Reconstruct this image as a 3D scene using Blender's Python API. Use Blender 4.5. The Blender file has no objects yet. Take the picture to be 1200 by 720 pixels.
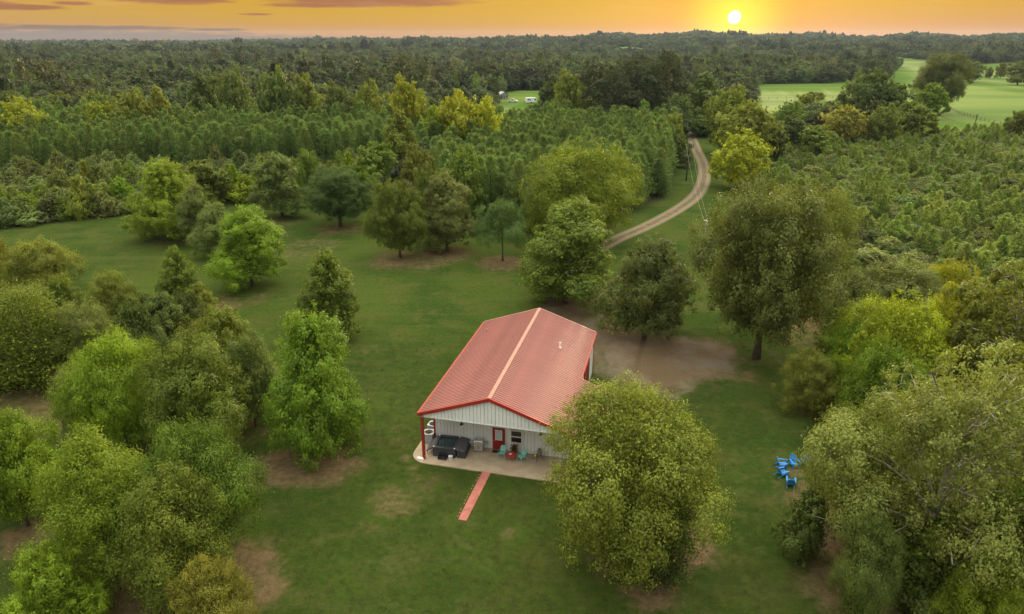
import bpy, math, random
import numpy as np
from mathutils import Vector, Matrix

random.seed(7)
RNG = np.random.default_rng(7)
R = math.radians
scene = bpy.context.scene
COL = scene.collection

# ------------------------------------------------------------------ camera
CAM_H = 33.0
FOC = 800.0                                   # focal length in 1200 px wide survey units
PITCH = math.atan(315 / 800)
cam_data = bpy.data.cameras.new('camera')
cam_data.sensor_width = 36.0
cam_data.lens = 24.0
cam_data.clip_start = 0.5
cam_data.clip_end = 30000
cam = bpy.data.objects.new('camera', cam_data)
COL.objects.link(cam)
cam.location = (0, 0, CAM_H)
cam.rotation_euler = (math.pi / 2 - PITCH, 0, 0)
scene.camera = cam

# ------------------------------------------------------------------ sun, exposure
SUN_AZ = R(16.7)                              # to the right of straight ahead (+Y)
SUN_EL = R(1.45)
LAMP_EL = R(6.0)
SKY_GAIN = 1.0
sun_data = bpy.data.lights.new('sun', 'SUN')
sun_data.energy = 5.0
sun_data.angle = R(2.5)
sun_data.color = (1.0, 0.80, 0.48)
sun = bpy.data.objects.new('sun', sun_data)
COL.objects.link(sun)
sd = Vector((math.sin(SUN_AZ) * math.cos(LAMP_EL), math.cos(SUN_AZ) * math.cos(LAMP_EL), math.sin(LAMP_EL)))
sun.rotation_euler = sd.to_track_quat('Z', 'Y').to_euler()
vs = scene.view_settings
vs.view_transform = 'Standard'
vs.look = 'None'
vs.exposure = 0.0
vs.gamma = 1.0
vs.use_curve_mapping = False
scene.render.engine = 'CYCLES'
scene.cycles.use_denoising = True
scene.cycles.max_bounces = 6
scene.cycles.diffuse_bounces = 2
scene.cycles.glossy_bounces = 2
scene.cycles.transmission_bounces = 4
scene.cycles.volume_bounces = 0
scene.cycles.transparent_max_bounces = 4
scene.cycles.sample_clamp_indirect = 4.0


# ------------------------------------------------------------------ node helpers
class NT:
    """thin wrapper for building node trees"""
    def __init__(self, tree):
        self.t = tree
        tree.nodes.clear()

    def n(self, kind, **kw):
        nd = self.t.nodes.new(kind)
        for k, v in kw.items():
            setattr(nd, k, v)
        return nd

    def l(self, a, b):
        self.t.links.new(a, b)

    def _set(self, sock, v):
        if v is None:
            return
        if isinstance(v, bpy.types.NodeSocket):
            self.l(v, sock)
        else:
            sock.default_value = v

    def math(self, op, a, b=None, c=None, clamp=False):
        nd = self.n('ShaderNodeMath', operation=op, use_clamp=clamp)
        self._set(nd.inputs[0], a)
        self._set(nd.inputs[1], b)
        self._set(nd.inputs[2], c)
        return nd.outputs[0]

    def mix(self, f, a, b, mode='MIX'):
        nd = self.n('ShaderNodeMix', data_type='RGBA', blend_type=mode)
        nd.clamp_factor = True
        def c4(v):
            return v if isinstance(v, bpy.types.NodeSocket) else (*v, 1.0)
        self._set(nd.inputs['Factor'], f)
        self._set(nd.inputs['A'], None)
        self._set(nd.inputs[6], c4(a))
        self._set(nd.inputs[7], c4(b))
        return nd.outputs[2]

    def smooth(self, v, lo, hi):
        nd = self.n('ShaderNodeMapRange', interpolation_type='SMOOTHSTEP')
        nd.clamp = True
        self._set(nd.inputs[0], v)
        nd.inputs[1].default_value = lo
        nd.inputs[2].default_value = hi
        nd.inputs[3].default_value = 0
        nd.inputs[4].default_value = 1
        return nd.outputs[0]

    def noise(self, vec, scale, detail=3, rough=0.55, dist=0.0):
        nd = self.n('ShaderNodeTexNoise')
        if vec is not None:
            self.l(vec, nd.inputs['Vector'])
        nd.inputs['Scale'].default_value = scale
        nd.inputs['Detail'].default_value = detail
        nd.inputs['Roughness'].default_value = rough
        nd.inputs['Distortion'].default_value = dist
        return nd.outputs['Fac']

    def ramp(self, fac, stops):
        nd = self.n('ShaderNodeValToRGB')
        cr = nd.color_ramp
        while len(cr.elements) < len(stops):
            cr.elements.new(0.5)
        for e, (p, c) in zip(cr.elements, stops):
            e.position = p
            e.color = (*c, 1)
        self._set(nd.inputs[0], fac)
        return nd.outputs[0]

    def xyz(self, x, y, z):
        nd = self.n('ShaderNodeCombineXYZ')
        self._set(nd.inputs[0], x)
        self._set(nd.inputs[1], y)
        self._set(nd.inputs[2], z)
        return nd.outputs[0]


# ------------------------------------------------------------------ sky
def sky_angles(px, py):
    x, u = px - 600, 360 - py
    fy = FOC * math.cos(PITCH) + u * math.sin(PITCH)
    fz = u * math.cos(PITCH) - FOC * math.sin(PITCH)
    return math.degrees(math.atan2(x, fy)), math.degrees(math.atan2(fz, math.hypot(x, fy)))


def build_world():
    w = bpy.data.worlds.new('World')
    scene.world = w
    w.use_nodes = True
    t = NT(w.node_tree)
    tc = t.n('ShaderNodeTexCoord')
    nrm = t.n('ShaderNodeVectorMath', operation='NORMALIZE')
    t.l(tc.outputs['Generated'], nrm.inputs[0])
    d = nrm.outputs[0]
    sep = t.n('ShaderNodeSeparateXYZ')
    t.l(d, sep.inputs[0])
    x, y, z = sep.outputs
    el = t.math('MULTIPLY', t.math('ARCSINE', z), 180 / math.pi)            # degrees
    az = t.math('MULTIPLY', t.math('ARCTAN2', x, y), 180 / math.pi)
    saz, sel = math.degrees(SUN_AZ), math.degrees(SUN_EL)
    # angular distance to the sun
    dot = t.n('ShaderNodeVectorMath', operation='DOT_PRODUCT')
    t.l(d, dot.inputs[0])
    dot.inputs[1].default_value = (math.sin(SUN_AZ) * math.cos(SUN_EL), math.cos(SUN_AZ) * math.cos(SUN_EL), math.sin(SUN_EL))
    ang = t.math('MULTIPLY', t.math('ARCCOSINE', t.math('MINIMUM', dot.outputs['Value'], 1.0)), 180 / math.pi)
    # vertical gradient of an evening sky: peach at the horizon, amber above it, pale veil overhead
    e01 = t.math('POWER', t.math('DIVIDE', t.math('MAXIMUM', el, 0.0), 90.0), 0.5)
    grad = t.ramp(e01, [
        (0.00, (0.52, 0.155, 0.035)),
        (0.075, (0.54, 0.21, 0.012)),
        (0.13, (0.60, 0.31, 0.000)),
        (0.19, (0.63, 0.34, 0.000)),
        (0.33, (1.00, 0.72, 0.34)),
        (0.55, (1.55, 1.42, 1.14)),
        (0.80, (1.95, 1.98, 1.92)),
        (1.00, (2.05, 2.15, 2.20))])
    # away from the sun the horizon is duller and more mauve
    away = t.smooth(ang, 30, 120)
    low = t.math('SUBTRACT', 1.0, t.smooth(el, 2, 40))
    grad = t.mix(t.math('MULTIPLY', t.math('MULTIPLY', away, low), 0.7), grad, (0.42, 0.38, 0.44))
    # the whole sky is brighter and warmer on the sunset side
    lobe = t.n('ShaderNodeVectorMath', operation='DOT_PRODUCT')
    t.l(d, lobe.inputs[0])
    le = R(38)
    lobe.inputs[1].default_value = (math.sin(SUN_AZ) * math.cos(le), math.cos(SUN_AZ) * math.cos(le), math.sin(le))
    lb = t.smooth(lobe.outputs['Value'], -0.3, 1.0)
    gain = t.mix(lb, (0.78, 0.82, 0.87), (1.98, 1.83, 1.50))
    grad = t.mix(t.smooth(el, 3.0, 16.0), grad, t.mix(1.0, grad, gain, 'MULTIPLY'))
    # golden aureole round the sun
    glow1 = t.math('POWER', t.math('SUBTRACT', 1.0, t.smooth(ang, 0.0, 5.0)), 1.25)
    glow2 = t.math('POWER', t.math('SUBTRACT', 1.0, t.smooth(ang, 0.0, 12.0)), 1.6)
    grad = t.mix(t.math('MULTIPLY', glow2, 0.28), grad, (0.85, 0.26, 0.01))
    grad = t.mix(t.math('MULTIPLY', glow1, 0.95), grad, (1.0, 0.80, 0.004))
    # rosy band hugging the horizon to the right of the sun
    pink = t.math('MULTIPLY', t.smooth(az, 4, 26), t.math('SUBTRACT', 1.0, t.smooth(el, 0.3, 3.0)))
    grad = t.mix(t.math('MULTIPLY', pink, t.math('MULTIPLY', t.smooth(ang, 2.0, 7.0), 0.55)), grad, (0.58, 0.235, 0.10))
    # streaks of cloud, stretched along the horizon
    v1 = t.xyz(t.math('MULTIPLY', az, 0.16), t.math('MULTIPLY', el, 1.5), 0.0)
    n1 = t.noise(v1, 1.0, 5, 0.6, 0.4)
    v2 = t.xyz(t.math('MULTIPLY', az, 0.5), t.math('MULTIPLY', el, 4.0), 3.0)
    n2 = t.noise(v2, 1.0, 4, 0.6)
    wob = t.math('MULTIPLY', t.math('SUBTRACT', n2, 0.5), 1.5)

    def blob(px, py, wx, wy):
        a, e = sky_angles(px, py)
        ra, re = wx / 14.5, wy / 14.5
        da = t.math('DIVIDE', t.math('SUBTRACT', az, a), ra)
        de = t.math('DIVIDE', t.math('SUBTRACT', el, e), re)
        q = t.math('ADD', t.math('MULTIPLY', da, da), t.math('MULTIPLY', de, de))
        return t.math('SUBTRACT', 1.0, t.smooth(t.math('ADD', q, wob), 0.15, 1.1))

    def bank(blobs):
        m = None
        for b in blobs:
            k = blob(*b)
            m = k if m is None else t.math('MAXIMUM', m, k)
        return m
    mauve = bank([(20, 43, 290, 8), (100, 33, 110, 3.0), (250, 35, 40, 1.8), (-90, 33, 90, 6), (190, 46, 240, 5)])
    rose = bank([(205, 0, 62, 5), (440, 2, 125, 6.5), (380, 6, 75, 3.4), (6, 8, 60, 3.2), (85, 4, 20, 2), (-60, 4, 60, 5), (300, 17, 22, 1.4)])
    grad = t.mix(t.math('MULTIPLY', mauve, 0.9), grad, (0.17, 0.085, 0.060))
    grad = t.mix(t.math('MULTIPLY', rose, 0.85), grad, (0.33, 0.085, 0.040))
    thin = t.math('MULTIPLY', t.smooth(n1, 0.5, 0.75), t.smooth(el, 0.5, 5))
    grad = t.mix(t.math('MULTIPLY', thin, 0.3), grad, (0.92, 0.60, 0.36))
    # the sun's disc
    disc = t.math('SUBTRACT', 1.0, t.smooth(ang, 0.40, 0.52))
    grad = t.mix(disc, grad, (2.4, 2.2, 1.3))
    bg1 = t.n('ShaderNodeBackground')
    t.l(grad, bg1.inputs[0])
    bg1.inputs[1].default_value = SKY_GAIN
    sk = t.n('ShaderNodeTexSky', sky_type='NISHITA')
    sk.sun_disc = False
    sk.sun_elevation = LAMP_EL
    sk.sun_rotation = SUN_AZ
    bg2 = t.n('ShaderNodeBackground')
    t.l(sk.outputs[0], bg2.inputs[0])
    bg2.inputs[1].default_value = 0.005
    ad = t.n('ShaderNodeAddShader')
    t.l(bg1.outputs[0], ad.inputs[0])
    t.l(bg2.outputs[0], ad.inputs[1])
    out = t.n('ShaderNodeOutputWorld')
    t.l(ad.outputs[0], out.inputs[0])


build_world()


# ------------------------------------------------------------------ terrain and survey helpers
def sstep(x, a, b):
    t = np.clip((np.asarray(x, float) - a) / (b - a), 0, 1)
    return t * t * (3 - 2 * t)


def terrain(x, y):
    x = np.asarray(x, float)
    y = np.asarray(y, float)
    r = np.hypot(x, y)
    az = np.degrees(np.arctan2(x, np.maximum(y, 1.0)))
    far = sstep(r, 260, 1400)
    roll = 4.5 * np.sin(x / 310 + 1.3) * np.cos(y / 420 + 0.4) + 3.0 * np.sin(x / 150 + y / 190 + 2.0) - 3.0
    far2 = sstep(r, 1300, 3200)
    ridge = 40 * np.exp(-((az - 12) / 12) ** 2) + 31 * np.exp(-((az - 34) / 13) ** 2) + 15 * np.exp(-((az + 10) / 10) ** 2) + 2 * np.exp(-((az + 34) / 12) ** 2)
    ridge = ridge * (0.86 + 0.14 * np.sin(az * 0.9 + 1.0) + 0.05 * np.sin(az * 2.3))
    return far * roll + far2 * ridge


def P(px, py, z=None):
    """the ground point under a survey mark"""
    dx, dy = (px - 600) / FOC, (360 - py) / FOC
    c, s = math.cos(PITCH), math.sin(PITCH)
    fy, fz = c + dy * s, dy * c - s
    zz = 0.0 if z is None else z
    p = None
    for _ in range(8):
        t = (zz - CAM_H) / fz
        p = (dx * t, fy * t)
        if z is not None:
            break
        nz = float(terrain(p[0], p[1]))
        if abs(nz - zz) < 0.01:
            break
        zz = nz
    return np.array([p[0], p[1], zz])


def top_height(base, ty):
    """height above ground of what shows its top at survey row ty, standing at base"""
    dy = (360 - ty) / FOC
    c, s = math.cos(PITCH), math.sin(PITCH)
    fy, fz = c + dy * s, dy * c - s
    return CAM_H + base[1] / fy * fz - base[2]


def px_scale(base, h=0.0):
    """metres per survey pixel at base"""
    zc = base[1] * math.cos(PITCH) - (base[2] + h - CAM_H) * math.sin(PITCH)
    return zc / FOC


def poly(pts):
    return np.array([P(*p)[:2] for p in pts])


def inside(pg, x, y):
    x = np.asarray(x, float)
    y = np.asarray(y, float)
    res = np.zeros(x.shape, bool)
    n = len(pg)
    for i in range(n):
        x1, y1 = pg[i]
        x2, y2 = pg[(i + 1) % n]
        if y1 == y2:
            continue
        hit = ((y1 > y) != (y2 > y)) & (x < (x2 - x1) * (y - y1) / (y2 - y1) + x1)
        res ^= hit
    return res


# ------------------------------------------------------------------ object helpers
def tag(o, label=None, cat=None, group=None, kind=None):
    if label:
        o['label'] = label
    if cat:
        o['category'] = cat
    if group:
        o['group'] = group
    if kind:
        o['kind'] = kind
    return o


def empty(name, loc=(0, 0, 0), rz=0.0):
    o = bpy.data.objects.new(name, None)
    o.empty_display_size = 0.3
    COL.objects.link(o)
    o.location = loc
    o.rotation_euler = (0, 0, rz)
    return o


def link(name, me, parent=None, loc=None, rz=None):
    o = bpy.data.objects.new(name, me)
    COL.objects.link(o)
    if parent is not None:
        o.parent = parent
    if loc is not None:
        o.location = loc
    if rz is not None:
        o.rotation_euler = (0, 0, rz)
    return o


def copy_tree(o, parent=None):
    c = o.copy()
    COL.objects.link(c)
    c.parent = parent
    for ch in o.children:
        copy_tree(ch, c)
    return c


class MB:
    """collects simple shapes into one mesh"""
    def __init__(self):
        self.v, self.f = [], []

    def add(self, verts, faces):
        k = len(self.v)
        self.v += [tuple(p) for p in verts]
        self.f += [tuple(i + k for i in f) for f in faces]
        return self

    def box(self, x0, x1, y0, y1, z0, z1, M=None):
        vs_ = [(x0, y0, z0), (x1, y0, z0), (x1, y1, z0), (x0, y1, z0), (x0, y0, z1), (x1, y0, z1), (x1, y1, z1), (x0, y1, z1)]
        if M is not None:
            vs_ = [tuple(M @ Vector(p)) for p in vs_]
        return self.add(vs_, [(0, 3, 2, 1), (4, 5, 6, 7), (0, 1, 5, 4), (1, 2, 6, 5), (2, 3, 7, 6), (3, 0, 4, 7)])

    def bevel_box(self, x0, x1, y0, y1, z0, z1, b, M=None):
        """box with its four vertical and top edges chamfered"""
        def ring(i, z):
            return [(x0 + i + b, y0 + i, z), (x1 - i - b, y0 + i, z), (x1 - i, y0 + i + b, z), (x1 - i, y1 - i - b, z),
                    (x1 - i - b, y1 - i, z), (x0 + i + b, y1 - i, z), (x0 + i, y1 - i - b, z), (x0 + i, y0 + i + b, z)]
        vs_ = ring(0, z0) + ring(0, z1 - b) + ring(b, z1)
        if M is not None:
            vs_ = [tuple(M @ Vector(p)) for p in vs_]
        fs = [tuple(range(7, -1, -1)), tuple(range(16, 24))]
        for k in (0, 8):
            for i in range(8):
                j = (i + 1) % 8
                fs.append((k + i, k + j, k + 8 + j, k + 8 + i))
        return self.add(vs_, fs)

    def tube(self, pts, rad, n=6, cap=True):
        pts = [Vector(p) for p in pts]
        if not hasattr(rad, '__len__'):
            rad = [rad] * len(pts)
        vs_, fs = [], []
        for i, p in enumerate(pts):
            a = pts[max(i - 1, 0)]
            b = pts[min(i + 1, len(pts) - 1)]
            d = (b - a).normalized()
            up = Vector((0, 0, 1)) if abs(d.z) < 0.9 else Vector((1, 0, 0))
            s = d.cross(up).normalized()
            q = s.cross(d)
            for k in range(n):
                an = 2 * math.pi * k / n
                vs_.append(p + (s * math.cos(an) + q * math.sin(an)) * rad[i])
        for i in range(len(pts) - 1):
            for k in range(n):
                j = (k + 1) % n
                fs.append((i * n + k, i * n + j, (i + 1) * n + j, (i + 1) * n + k))
        if cap:
            fs.append(tuple(range(n - 1, -1, -1)))
            fs.append(tuple(range((len(pts) - 1) * n, len(pts) * n)))
        return self.add(vs_, fs)

    def cyl(self, x, y, z0, z1, r, n=12, r2=None):
        return self.tube([(x, y, z0), (x, y, z1)], [r, r if r2 is None else r2], n)

    def prism(self, outline, axis, a0, a1):
        """outline: 2-D points; axis 'x' or 'y' extruded from a0 to a1 (outline in the other horizontal and z)"""
        n = len(outline)
        if axis == 'y':
            vs_ = [(p, a0, q) for p, q in outline] + [(p, a1, q) for p, q in outline]
        elif axis == 'x':
            vs_ = [(a0, p, q) for p, q in outline] + [(a1, p, q) for p, q in outline]
        else:
            vs_ = [(p, q, a0) for p, q in outline] + [(p, q, a1) for p, q in outline]
        fs = [tuple(range(n)), tuple(range(2 * n - 1, n - 1, -1))]
        for i in range(n):
            j = (i + 1) % n
            fs.append((i, i + n, j + n, j))
        return self.add(vs_, fs)

    def mesh(self, name, mat, smooth=False):
        me = bpy.data.meshes.new(name)
        me.from_pydata(self.v, [], self.f)
        if mat is not None:
            me.materials.append(mat)
        if smooth:
            me.shade_smooth()
        me.update()
        import bmesh
        bm = bmesh.new()
        bm.from_mesh(me)
        bmesh.ops.recalc_face_normals(bm, faces=bm.faces)
        bm.to_mesh(me)
        bm.free()
        return me

    def build(self, name, mat, parent=None, loc=None, rz=None, smooth=False):
        return link(name, self.mesh(name, mat, smooth), parent, loc, rz)


# ------------------------------------------------------------------ materials
MATS = {}


def surface(name, col, rough=0.6, var=0.12, scale=3.0, bump=0.0, metallic=0.0, spec=0.4, stain=None, stain_scale=0.6, coords='Object'):
    """painted / solid surface with grain and wear"""
    m = bpy.data.materials.new(name)
    m.use_nodes = True
    t = NT(m.node_tree)
    tc = t.n('ShaderNodeTexCoord')
    v = tc.outputs[coords]
    n1 = t.noise(v, scale, 5, 0.6)
    dark = tuple(c * (1 - var * 2) for c in col)
    light = tuple(min(1, c * (1 + var)) for c in col)
    c = t.mix(t.smooth(n1, 0.3, 0.7), dark, light)
    if stain:
        n2 = t.noise(v, stain_scale, 6, 0.65, 0.6)
        c = t.mix(t.math('MULTIPLY', t.smooth(n2, 0.48, 0.72), 0.7), c, stain)
    oi = t.n('ShaderNodeObjectInfo')
    hs = t.n('ShaderNodeHueSaturation')
    t.l(c, hs.inputs['Color'])
    t.l(t.math('ADD', 0.955, t.math('MULTIPLY', oi.outputs['Random'], 0.07)), hs.inputs['Value'])
    c = hs.outputs[0]
    bs = t.n('ShaderNodeBsdfPrincipled')
    t.l(c, bs.inputs['Base Color'])
    rr = t.math('ADD', t.math('MULTIPLY', n1, 0.2), rough - 0.1)
    t.l(rr, bs.inputs['Roughness'])
    bs.inputs['Metallic'].default_value = metallic
    bs.inputs['Specular IOR Level'].default_value = spec
    if bump:
        bp = t.n('ShaderNodeBump')
        bp.inputs['Strength'].default_value = bump
        bp.inputs['Distance'].default_value = 0.03
        t.l(t.noise(v, scale * 6, 4), bp.inputs['Height'])
        t.l(bp.outputs[0], bs.inputs['Normal'])
    out = t.n('ShaderNodeOutputMaterial')
    t.l(bs.outputs[0], out.inputs[0])
    MATS[name] = m
    return m


def leaf_mat(name, base, tip, trans=0.25, vary=0.35, rough=0.65, hue=0.03, stand=False):
    """base: darker leaf colour, tip: paler colour of the youngest leaves; a random tint mixes them"""
    m = bpy.data.materials.new(name)
    m.use_nodes = True
    t = NT(m.node_tree)
    at = t.n('ShaderNodeAttribute', attribute_name='tint')
    oi = t.n('ShaderNodeObjectInfo')
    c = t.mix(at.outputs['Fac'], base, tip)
    hsv = t.n('ShaderNodeHueSaturation')
    t.l(c, hsv.inputs['Color'])
    k3 = t.math('FRACT', t.math('MULTIPLY', oi.outputs['Random'], 23.17))
    t.l(t.math('ADD', 0.5 - hue / 2, t.math('MULTIPLY', k3, hue)), hsv.inputs['Hue'])
    k2 = t.math('FRACT', t.math('MULTIPLY', oi.outputs['Random'], 7.31))
    val = t.math('ADD', 1.0 - vary / 2, t.math('MULTIPLY', k2, vary))
    if stand:                                  # neighbouring trees of one stand are alike
        sn = t.noise(oi.outputs['Location'], 0.011, 3, 0.6)
        val = t.math('MULTIPLY', val, t.math('ADD', 0.45, t.math('MULTIPLY', t.smooth(sn, 0.3, 0.7), 1.05)))
    t.l(val, hsv.inputs['Value'])
    col = hsv.outputs[0]
    df = t.n('ShaderNodeBsdfPrincipled')
    t.l(col, df.inputs['Base Color'])
    df.inputs['Roughness'].default_value = rough
    df.inputs['Specular IOR Level'].default_value = 0.25
    tr = t.n('ShaderNodeBsdfTranslucent')
    t.l(t.mix(0.5, col, (0.30, 0.30, 0.02), 'MIX') if False else t.mix(1.0, col, (1.5, 1.45, 0.75), 'MULTIPLY'), tr.inputs[0])
    mx = t.n('ShaderNodeMixShader')
    mx.inputs[0].default_value = trans
    t.l(df.outputs[0], mx.inputs[1])
    t.l(tr.outputs[0], mx.inputs[2])
    out = t.n('ShaderNodeOutputMaterial')
    t.l(mx.outputs[0], out.inputs[0])
    MATS[name] = m
    return m


G = 1.0
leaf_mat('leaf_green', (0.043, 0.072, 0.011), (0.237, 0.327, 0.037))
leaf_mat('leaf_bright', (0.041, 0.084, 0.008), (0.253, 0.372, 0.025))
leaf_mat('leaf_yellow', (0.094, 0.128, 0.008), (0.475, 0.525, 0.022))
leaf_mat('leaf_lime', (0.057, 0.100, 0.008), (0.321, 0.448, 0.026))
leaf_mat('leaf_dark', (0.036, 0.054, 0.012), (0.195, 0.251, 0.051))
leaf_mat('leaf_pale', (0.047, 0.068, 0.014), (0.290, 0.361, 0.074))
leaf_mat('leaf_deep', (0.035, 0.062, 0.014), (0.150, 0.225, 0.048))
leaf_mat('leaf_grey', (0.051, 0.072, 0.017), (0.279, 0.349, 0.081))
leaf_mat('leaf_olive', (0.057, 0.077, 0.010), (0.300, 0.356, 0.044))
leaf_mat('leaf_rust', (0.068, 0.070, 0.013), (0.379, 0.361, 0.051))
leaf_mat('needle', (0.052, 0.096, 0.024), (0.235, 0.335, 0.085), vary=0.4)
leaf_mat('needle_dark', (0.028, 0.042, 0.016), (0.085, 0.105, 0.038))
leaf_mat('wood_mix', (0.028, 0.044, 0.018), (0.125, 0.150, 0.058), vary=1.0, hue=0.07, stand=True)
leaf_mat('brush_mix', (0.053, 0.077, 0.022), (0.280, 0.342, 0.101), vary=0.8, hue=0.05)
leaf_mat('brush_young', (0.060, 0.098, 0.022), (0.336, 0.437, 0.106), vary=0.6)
surface('bark', (0.10, 0.075, 0.055), 0.9, 0.25, 4, bump=0.5)
surface('bark_pale', (0.36, 0.33, 0.28), 0.8, 0.25, 2.5, stain=(0.20, 0.17, 0.13), stain_scale=2.0)
surface('bark_dark', (0.055, 0.042, 0.033), 0.9, 0.25, 4, bump=0.5)

surface('roof_red', (0.300, 0.108, 0.098), 0.42, 0.08, 0.5, spec=0.5, stain=(0.25, 0.112, 0.104), stain_scale=0.35)
surface('ridge_pale', (0.42, 0.22, 0.18), 0.5, 0.06, 1.2)
surface('trim_red', (0.36, 0.035, 0.028), 0.45, 0.08, 1.5)
surface('wall_panel', (0.80, 0.84, 0.84), 0.5, 0.03, 0.7, stain=(0.76, 0.79, 0.78), stain_scale=0.5)
surface('door_red', (0.30, 0.016, 0.014), 0.4, 0.08, 2.0)
surface('door_dark', (0.085, 0.010, 0.010), 0.5, 0.1, 2.0)
surface('white_paint', (0.80, 0.80, 0.78), 0.45, 0.04, 2)
surface('soffit', (0.55, 0.55, 0.52), 0.6, 0.05, 1)
surface('dark_glass', (0.015, 0.018, 0.02), 0.12, 0.02, 1, spec=0.6)
surface('blind_glass', (0.50, 0.60, 0.70), 0.2, 0.03, 1, spec=0.6)
surface('concrete', (0.42, 0.33, 0.23), 0.85, 0.08, 1.4, bump=0.15, stain=(0.32, 0.24, 0.165), stain_scale=0.45)
surface('path_red', (0.42, 0.145, 0.115), 0.7, 0.12, 1.5, bump=0.15, stain=(0.34, 0.13, 0.10), stain_scale=1.2)
surface('brick_red', (0.33, 0.14, 0.09), 0.9, 0.2, 5, bump=0.3)
surface('tub_dark', (0.045, 0.050, 0.060), 0.45, 0.12, 4)
surface('tub_cover', (0.085, 0.080, 0.100), 0.6, 0.12, 3)
surface('tub_water', (0.010, 0.030, 0.036), 0.06, 0.05, 2, spec=0.6)
surface('black', (0.012, 0.012, 0.013), 0.5, 0.1, 4)
surface('steel', (0.62, 0.62, 0.62), 0.35, 0.06, 3, metallic=0.8)
surface('grey_metal', (0.34, 0.36, 0.37), 0.5, 0.08, 4, metallic=0.2)
surface('ac_side', (0.36, 0.40, 0.42), 0.55, 0.1, 6)
surface('ac_white', (0.52, 0.53, 0.52), 0.5, 0.05, 4)
surface('turquoise', (0.24, 0.60, 0.52), 0.5, 0.06, 4)
surface('table_red', (0.50, 0.05, 0.045), 0.4, 0.08, 4)
surface('chair_blue', (0.030, 0.260, 0.700), 0.5, 0.08, 4)
surface('chair_teal', (0.03, 0.42, 0.50), 0.5, 0.08, 4)
surface('weathered', (0.20, 0.165, 0.125), 0.85, 0.2, 5, bump=0.3)
surface('towel', (0.55, 0.58, 0.66), 0.9, 0.1, 9)
surface('terracotta', (0.32, 0.13, 0.07), 0.8, 0.15, 4)
surface('flower_white', (0.80, 0.72, 0.70), 0.7, 0.1, 6)
surface('flower_red', (0.48, 0.05, 0.05), 0.7, 0.1, 6)
surface('pole_wood', (0.045, 0.033, 0.026), 0.9, 0.2, 4)
surface('wire_grey', (0.36, 0.36, 0.35), 0.5, 0.05, 4)
surface('rubber', (0.02, 0.02, 0.02), 0.8, 0.1, 6)
surface('car_white', (0.78, 0.80, 0.82), 0.25, 0.02, 1)
surface('camper_white', (0.72, 0.78, 0.82), 0.4, 0.03, 1)
surface('shed_grey', (0.30, 0.31, 0.32), 0.7, 0.1, 1)
surface('asphalt', (0.115, 0.110, 0.108), 0.9, 0.15, 0.4, bump=0.2, coords='Object')
surface('dry_stem', (0.24, 0.19, 0.12), 0.9, 0.2, 4)

# ------------------------------------------------------------------ map of the place (survey outlines on the ground)
Z_BRUSH_LEFT = poly([(-420, 290), (0, 268), (60, 262), (160, 250), (235, 240), (330, 233), (430, 226), (500, 238), (545, 232), (520, 214), (430, 204), (250, 204), (0, 216), (-420, 226)])
Z_PINES_LEFT = poly([(-420, 224), (0, 215), (250, 203), (430, 203), (515, 212), (530, 190), (500, 166), (420, 160), (250, 158), (0, 163), (-420, 166)])
Z_PINES_MID = poly([(505, 233), (560, 262), (640, 272), (742, 246), (778, 232), (790, 196), (792, 166), (640, 163), (505, 170)])
Z_BRUSH_RIGHT = poly([(842, 168), (905, 168), (1010, 158), (1090, 158), (1200, 158), (1500, 165), (1700, 430), (1330, 420), (1200, 372), (1080, 352), (985, 345), (955, 310), (900, 262), (856, 205)])
F_RIGHT = poly([(872, 156), (884, 99), (990, 97), (1036, 94), (1052, 79), (1180, 76), (1500, 77), (1560, 160), (1200, 162), (1085, 160), (1010, 152), (930, 150)])
F_FAR = poly([(1030, 84), (1075, 78), (1180, 77), (1500, 78), (1500, 87), (1180, 88), (1070, 90)])
F_FAR2 = poly([(1018, 79), (1086, 78), (1092, 70), (1026, 70)])
F_CAMPER = poly([(566, 138), (582, 113), (604, 106), (650, 106), (662, 118), (636, 136), (600, 150)])
F_GLADE = poly([(492, 121), (512, 108), (560, 104), (556, 124), (520, 130)])
F_STRIP = np.array([(120.0, 1680.0), (250.0, 1640.0), (420.0, 1690.0), (470.0, 1880.0), (300.0, 1950.0), (150.0, 1900.0)])
LAWN = poly([(-500, 300), (0, 270), (160, 249), (235, 241), (330, 234), (430, 227), (500, 239), (560, 263), (640, 273), (742, 247), (779, 233), (792, 196), (793, 160), (838, 160), (845, 180), (858, 206), (905, 266), (957, 312), (985, 347), (1080, 354), (1200, 374), (1500, 430), (2200, 900), (-1200, 900)])
PARK = poly([(622, 343), (655, 352), (700, 366), (745, 392), (800, 394), (850, 400), (880, 418), (858, 436), (815, 452), (800, 470), (740, 462), (700, 440), (690, 400), (640, 372)])
DRIVE = [(813, 150), (811, 160), (816, 175), (823, 190), (825.5, 203), (823, 217), (815, 230), (800, 242), (778, 255), (752, 268), (722, 281), (690, 300), (668, 330)]
DRIVE_W = np.array([P(*p)[:2] for p in DRIVE])


def catmull(pts, k=12):
    pts = np.asarray(pts, float)
    p = np.vstack([2 * pts[0] - pts[1], pts, 2 * pts[-1] - pts[-2]])
    out = []
    for i in range(1, len(p) - 2):
        for j in range(k):
            t = j / k
            a, b, c, d = p[i - 1], p[i], p[i + 1], p[i + 2]
            out.append(0.5 * (2 * b + (c - a) * t + (2 * a - 5 * b + 4 * c - d) * t * t + (3 * b - a - 3 * c + d) * t ** 3))
    out.append(p[-2])
    return np.array(out)


DRIVE_C = catmull(DRIVE_W, 14)

# blobs of bare or worn earth: (survey x, y, radius in m, strength)
DIRT = []


def soil(px, py, r, s=0.8):
    p = P(px, py)
    DIRT.append((p[0], p[1], r, s if r > 2.9 else s * 0.75))


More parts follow.
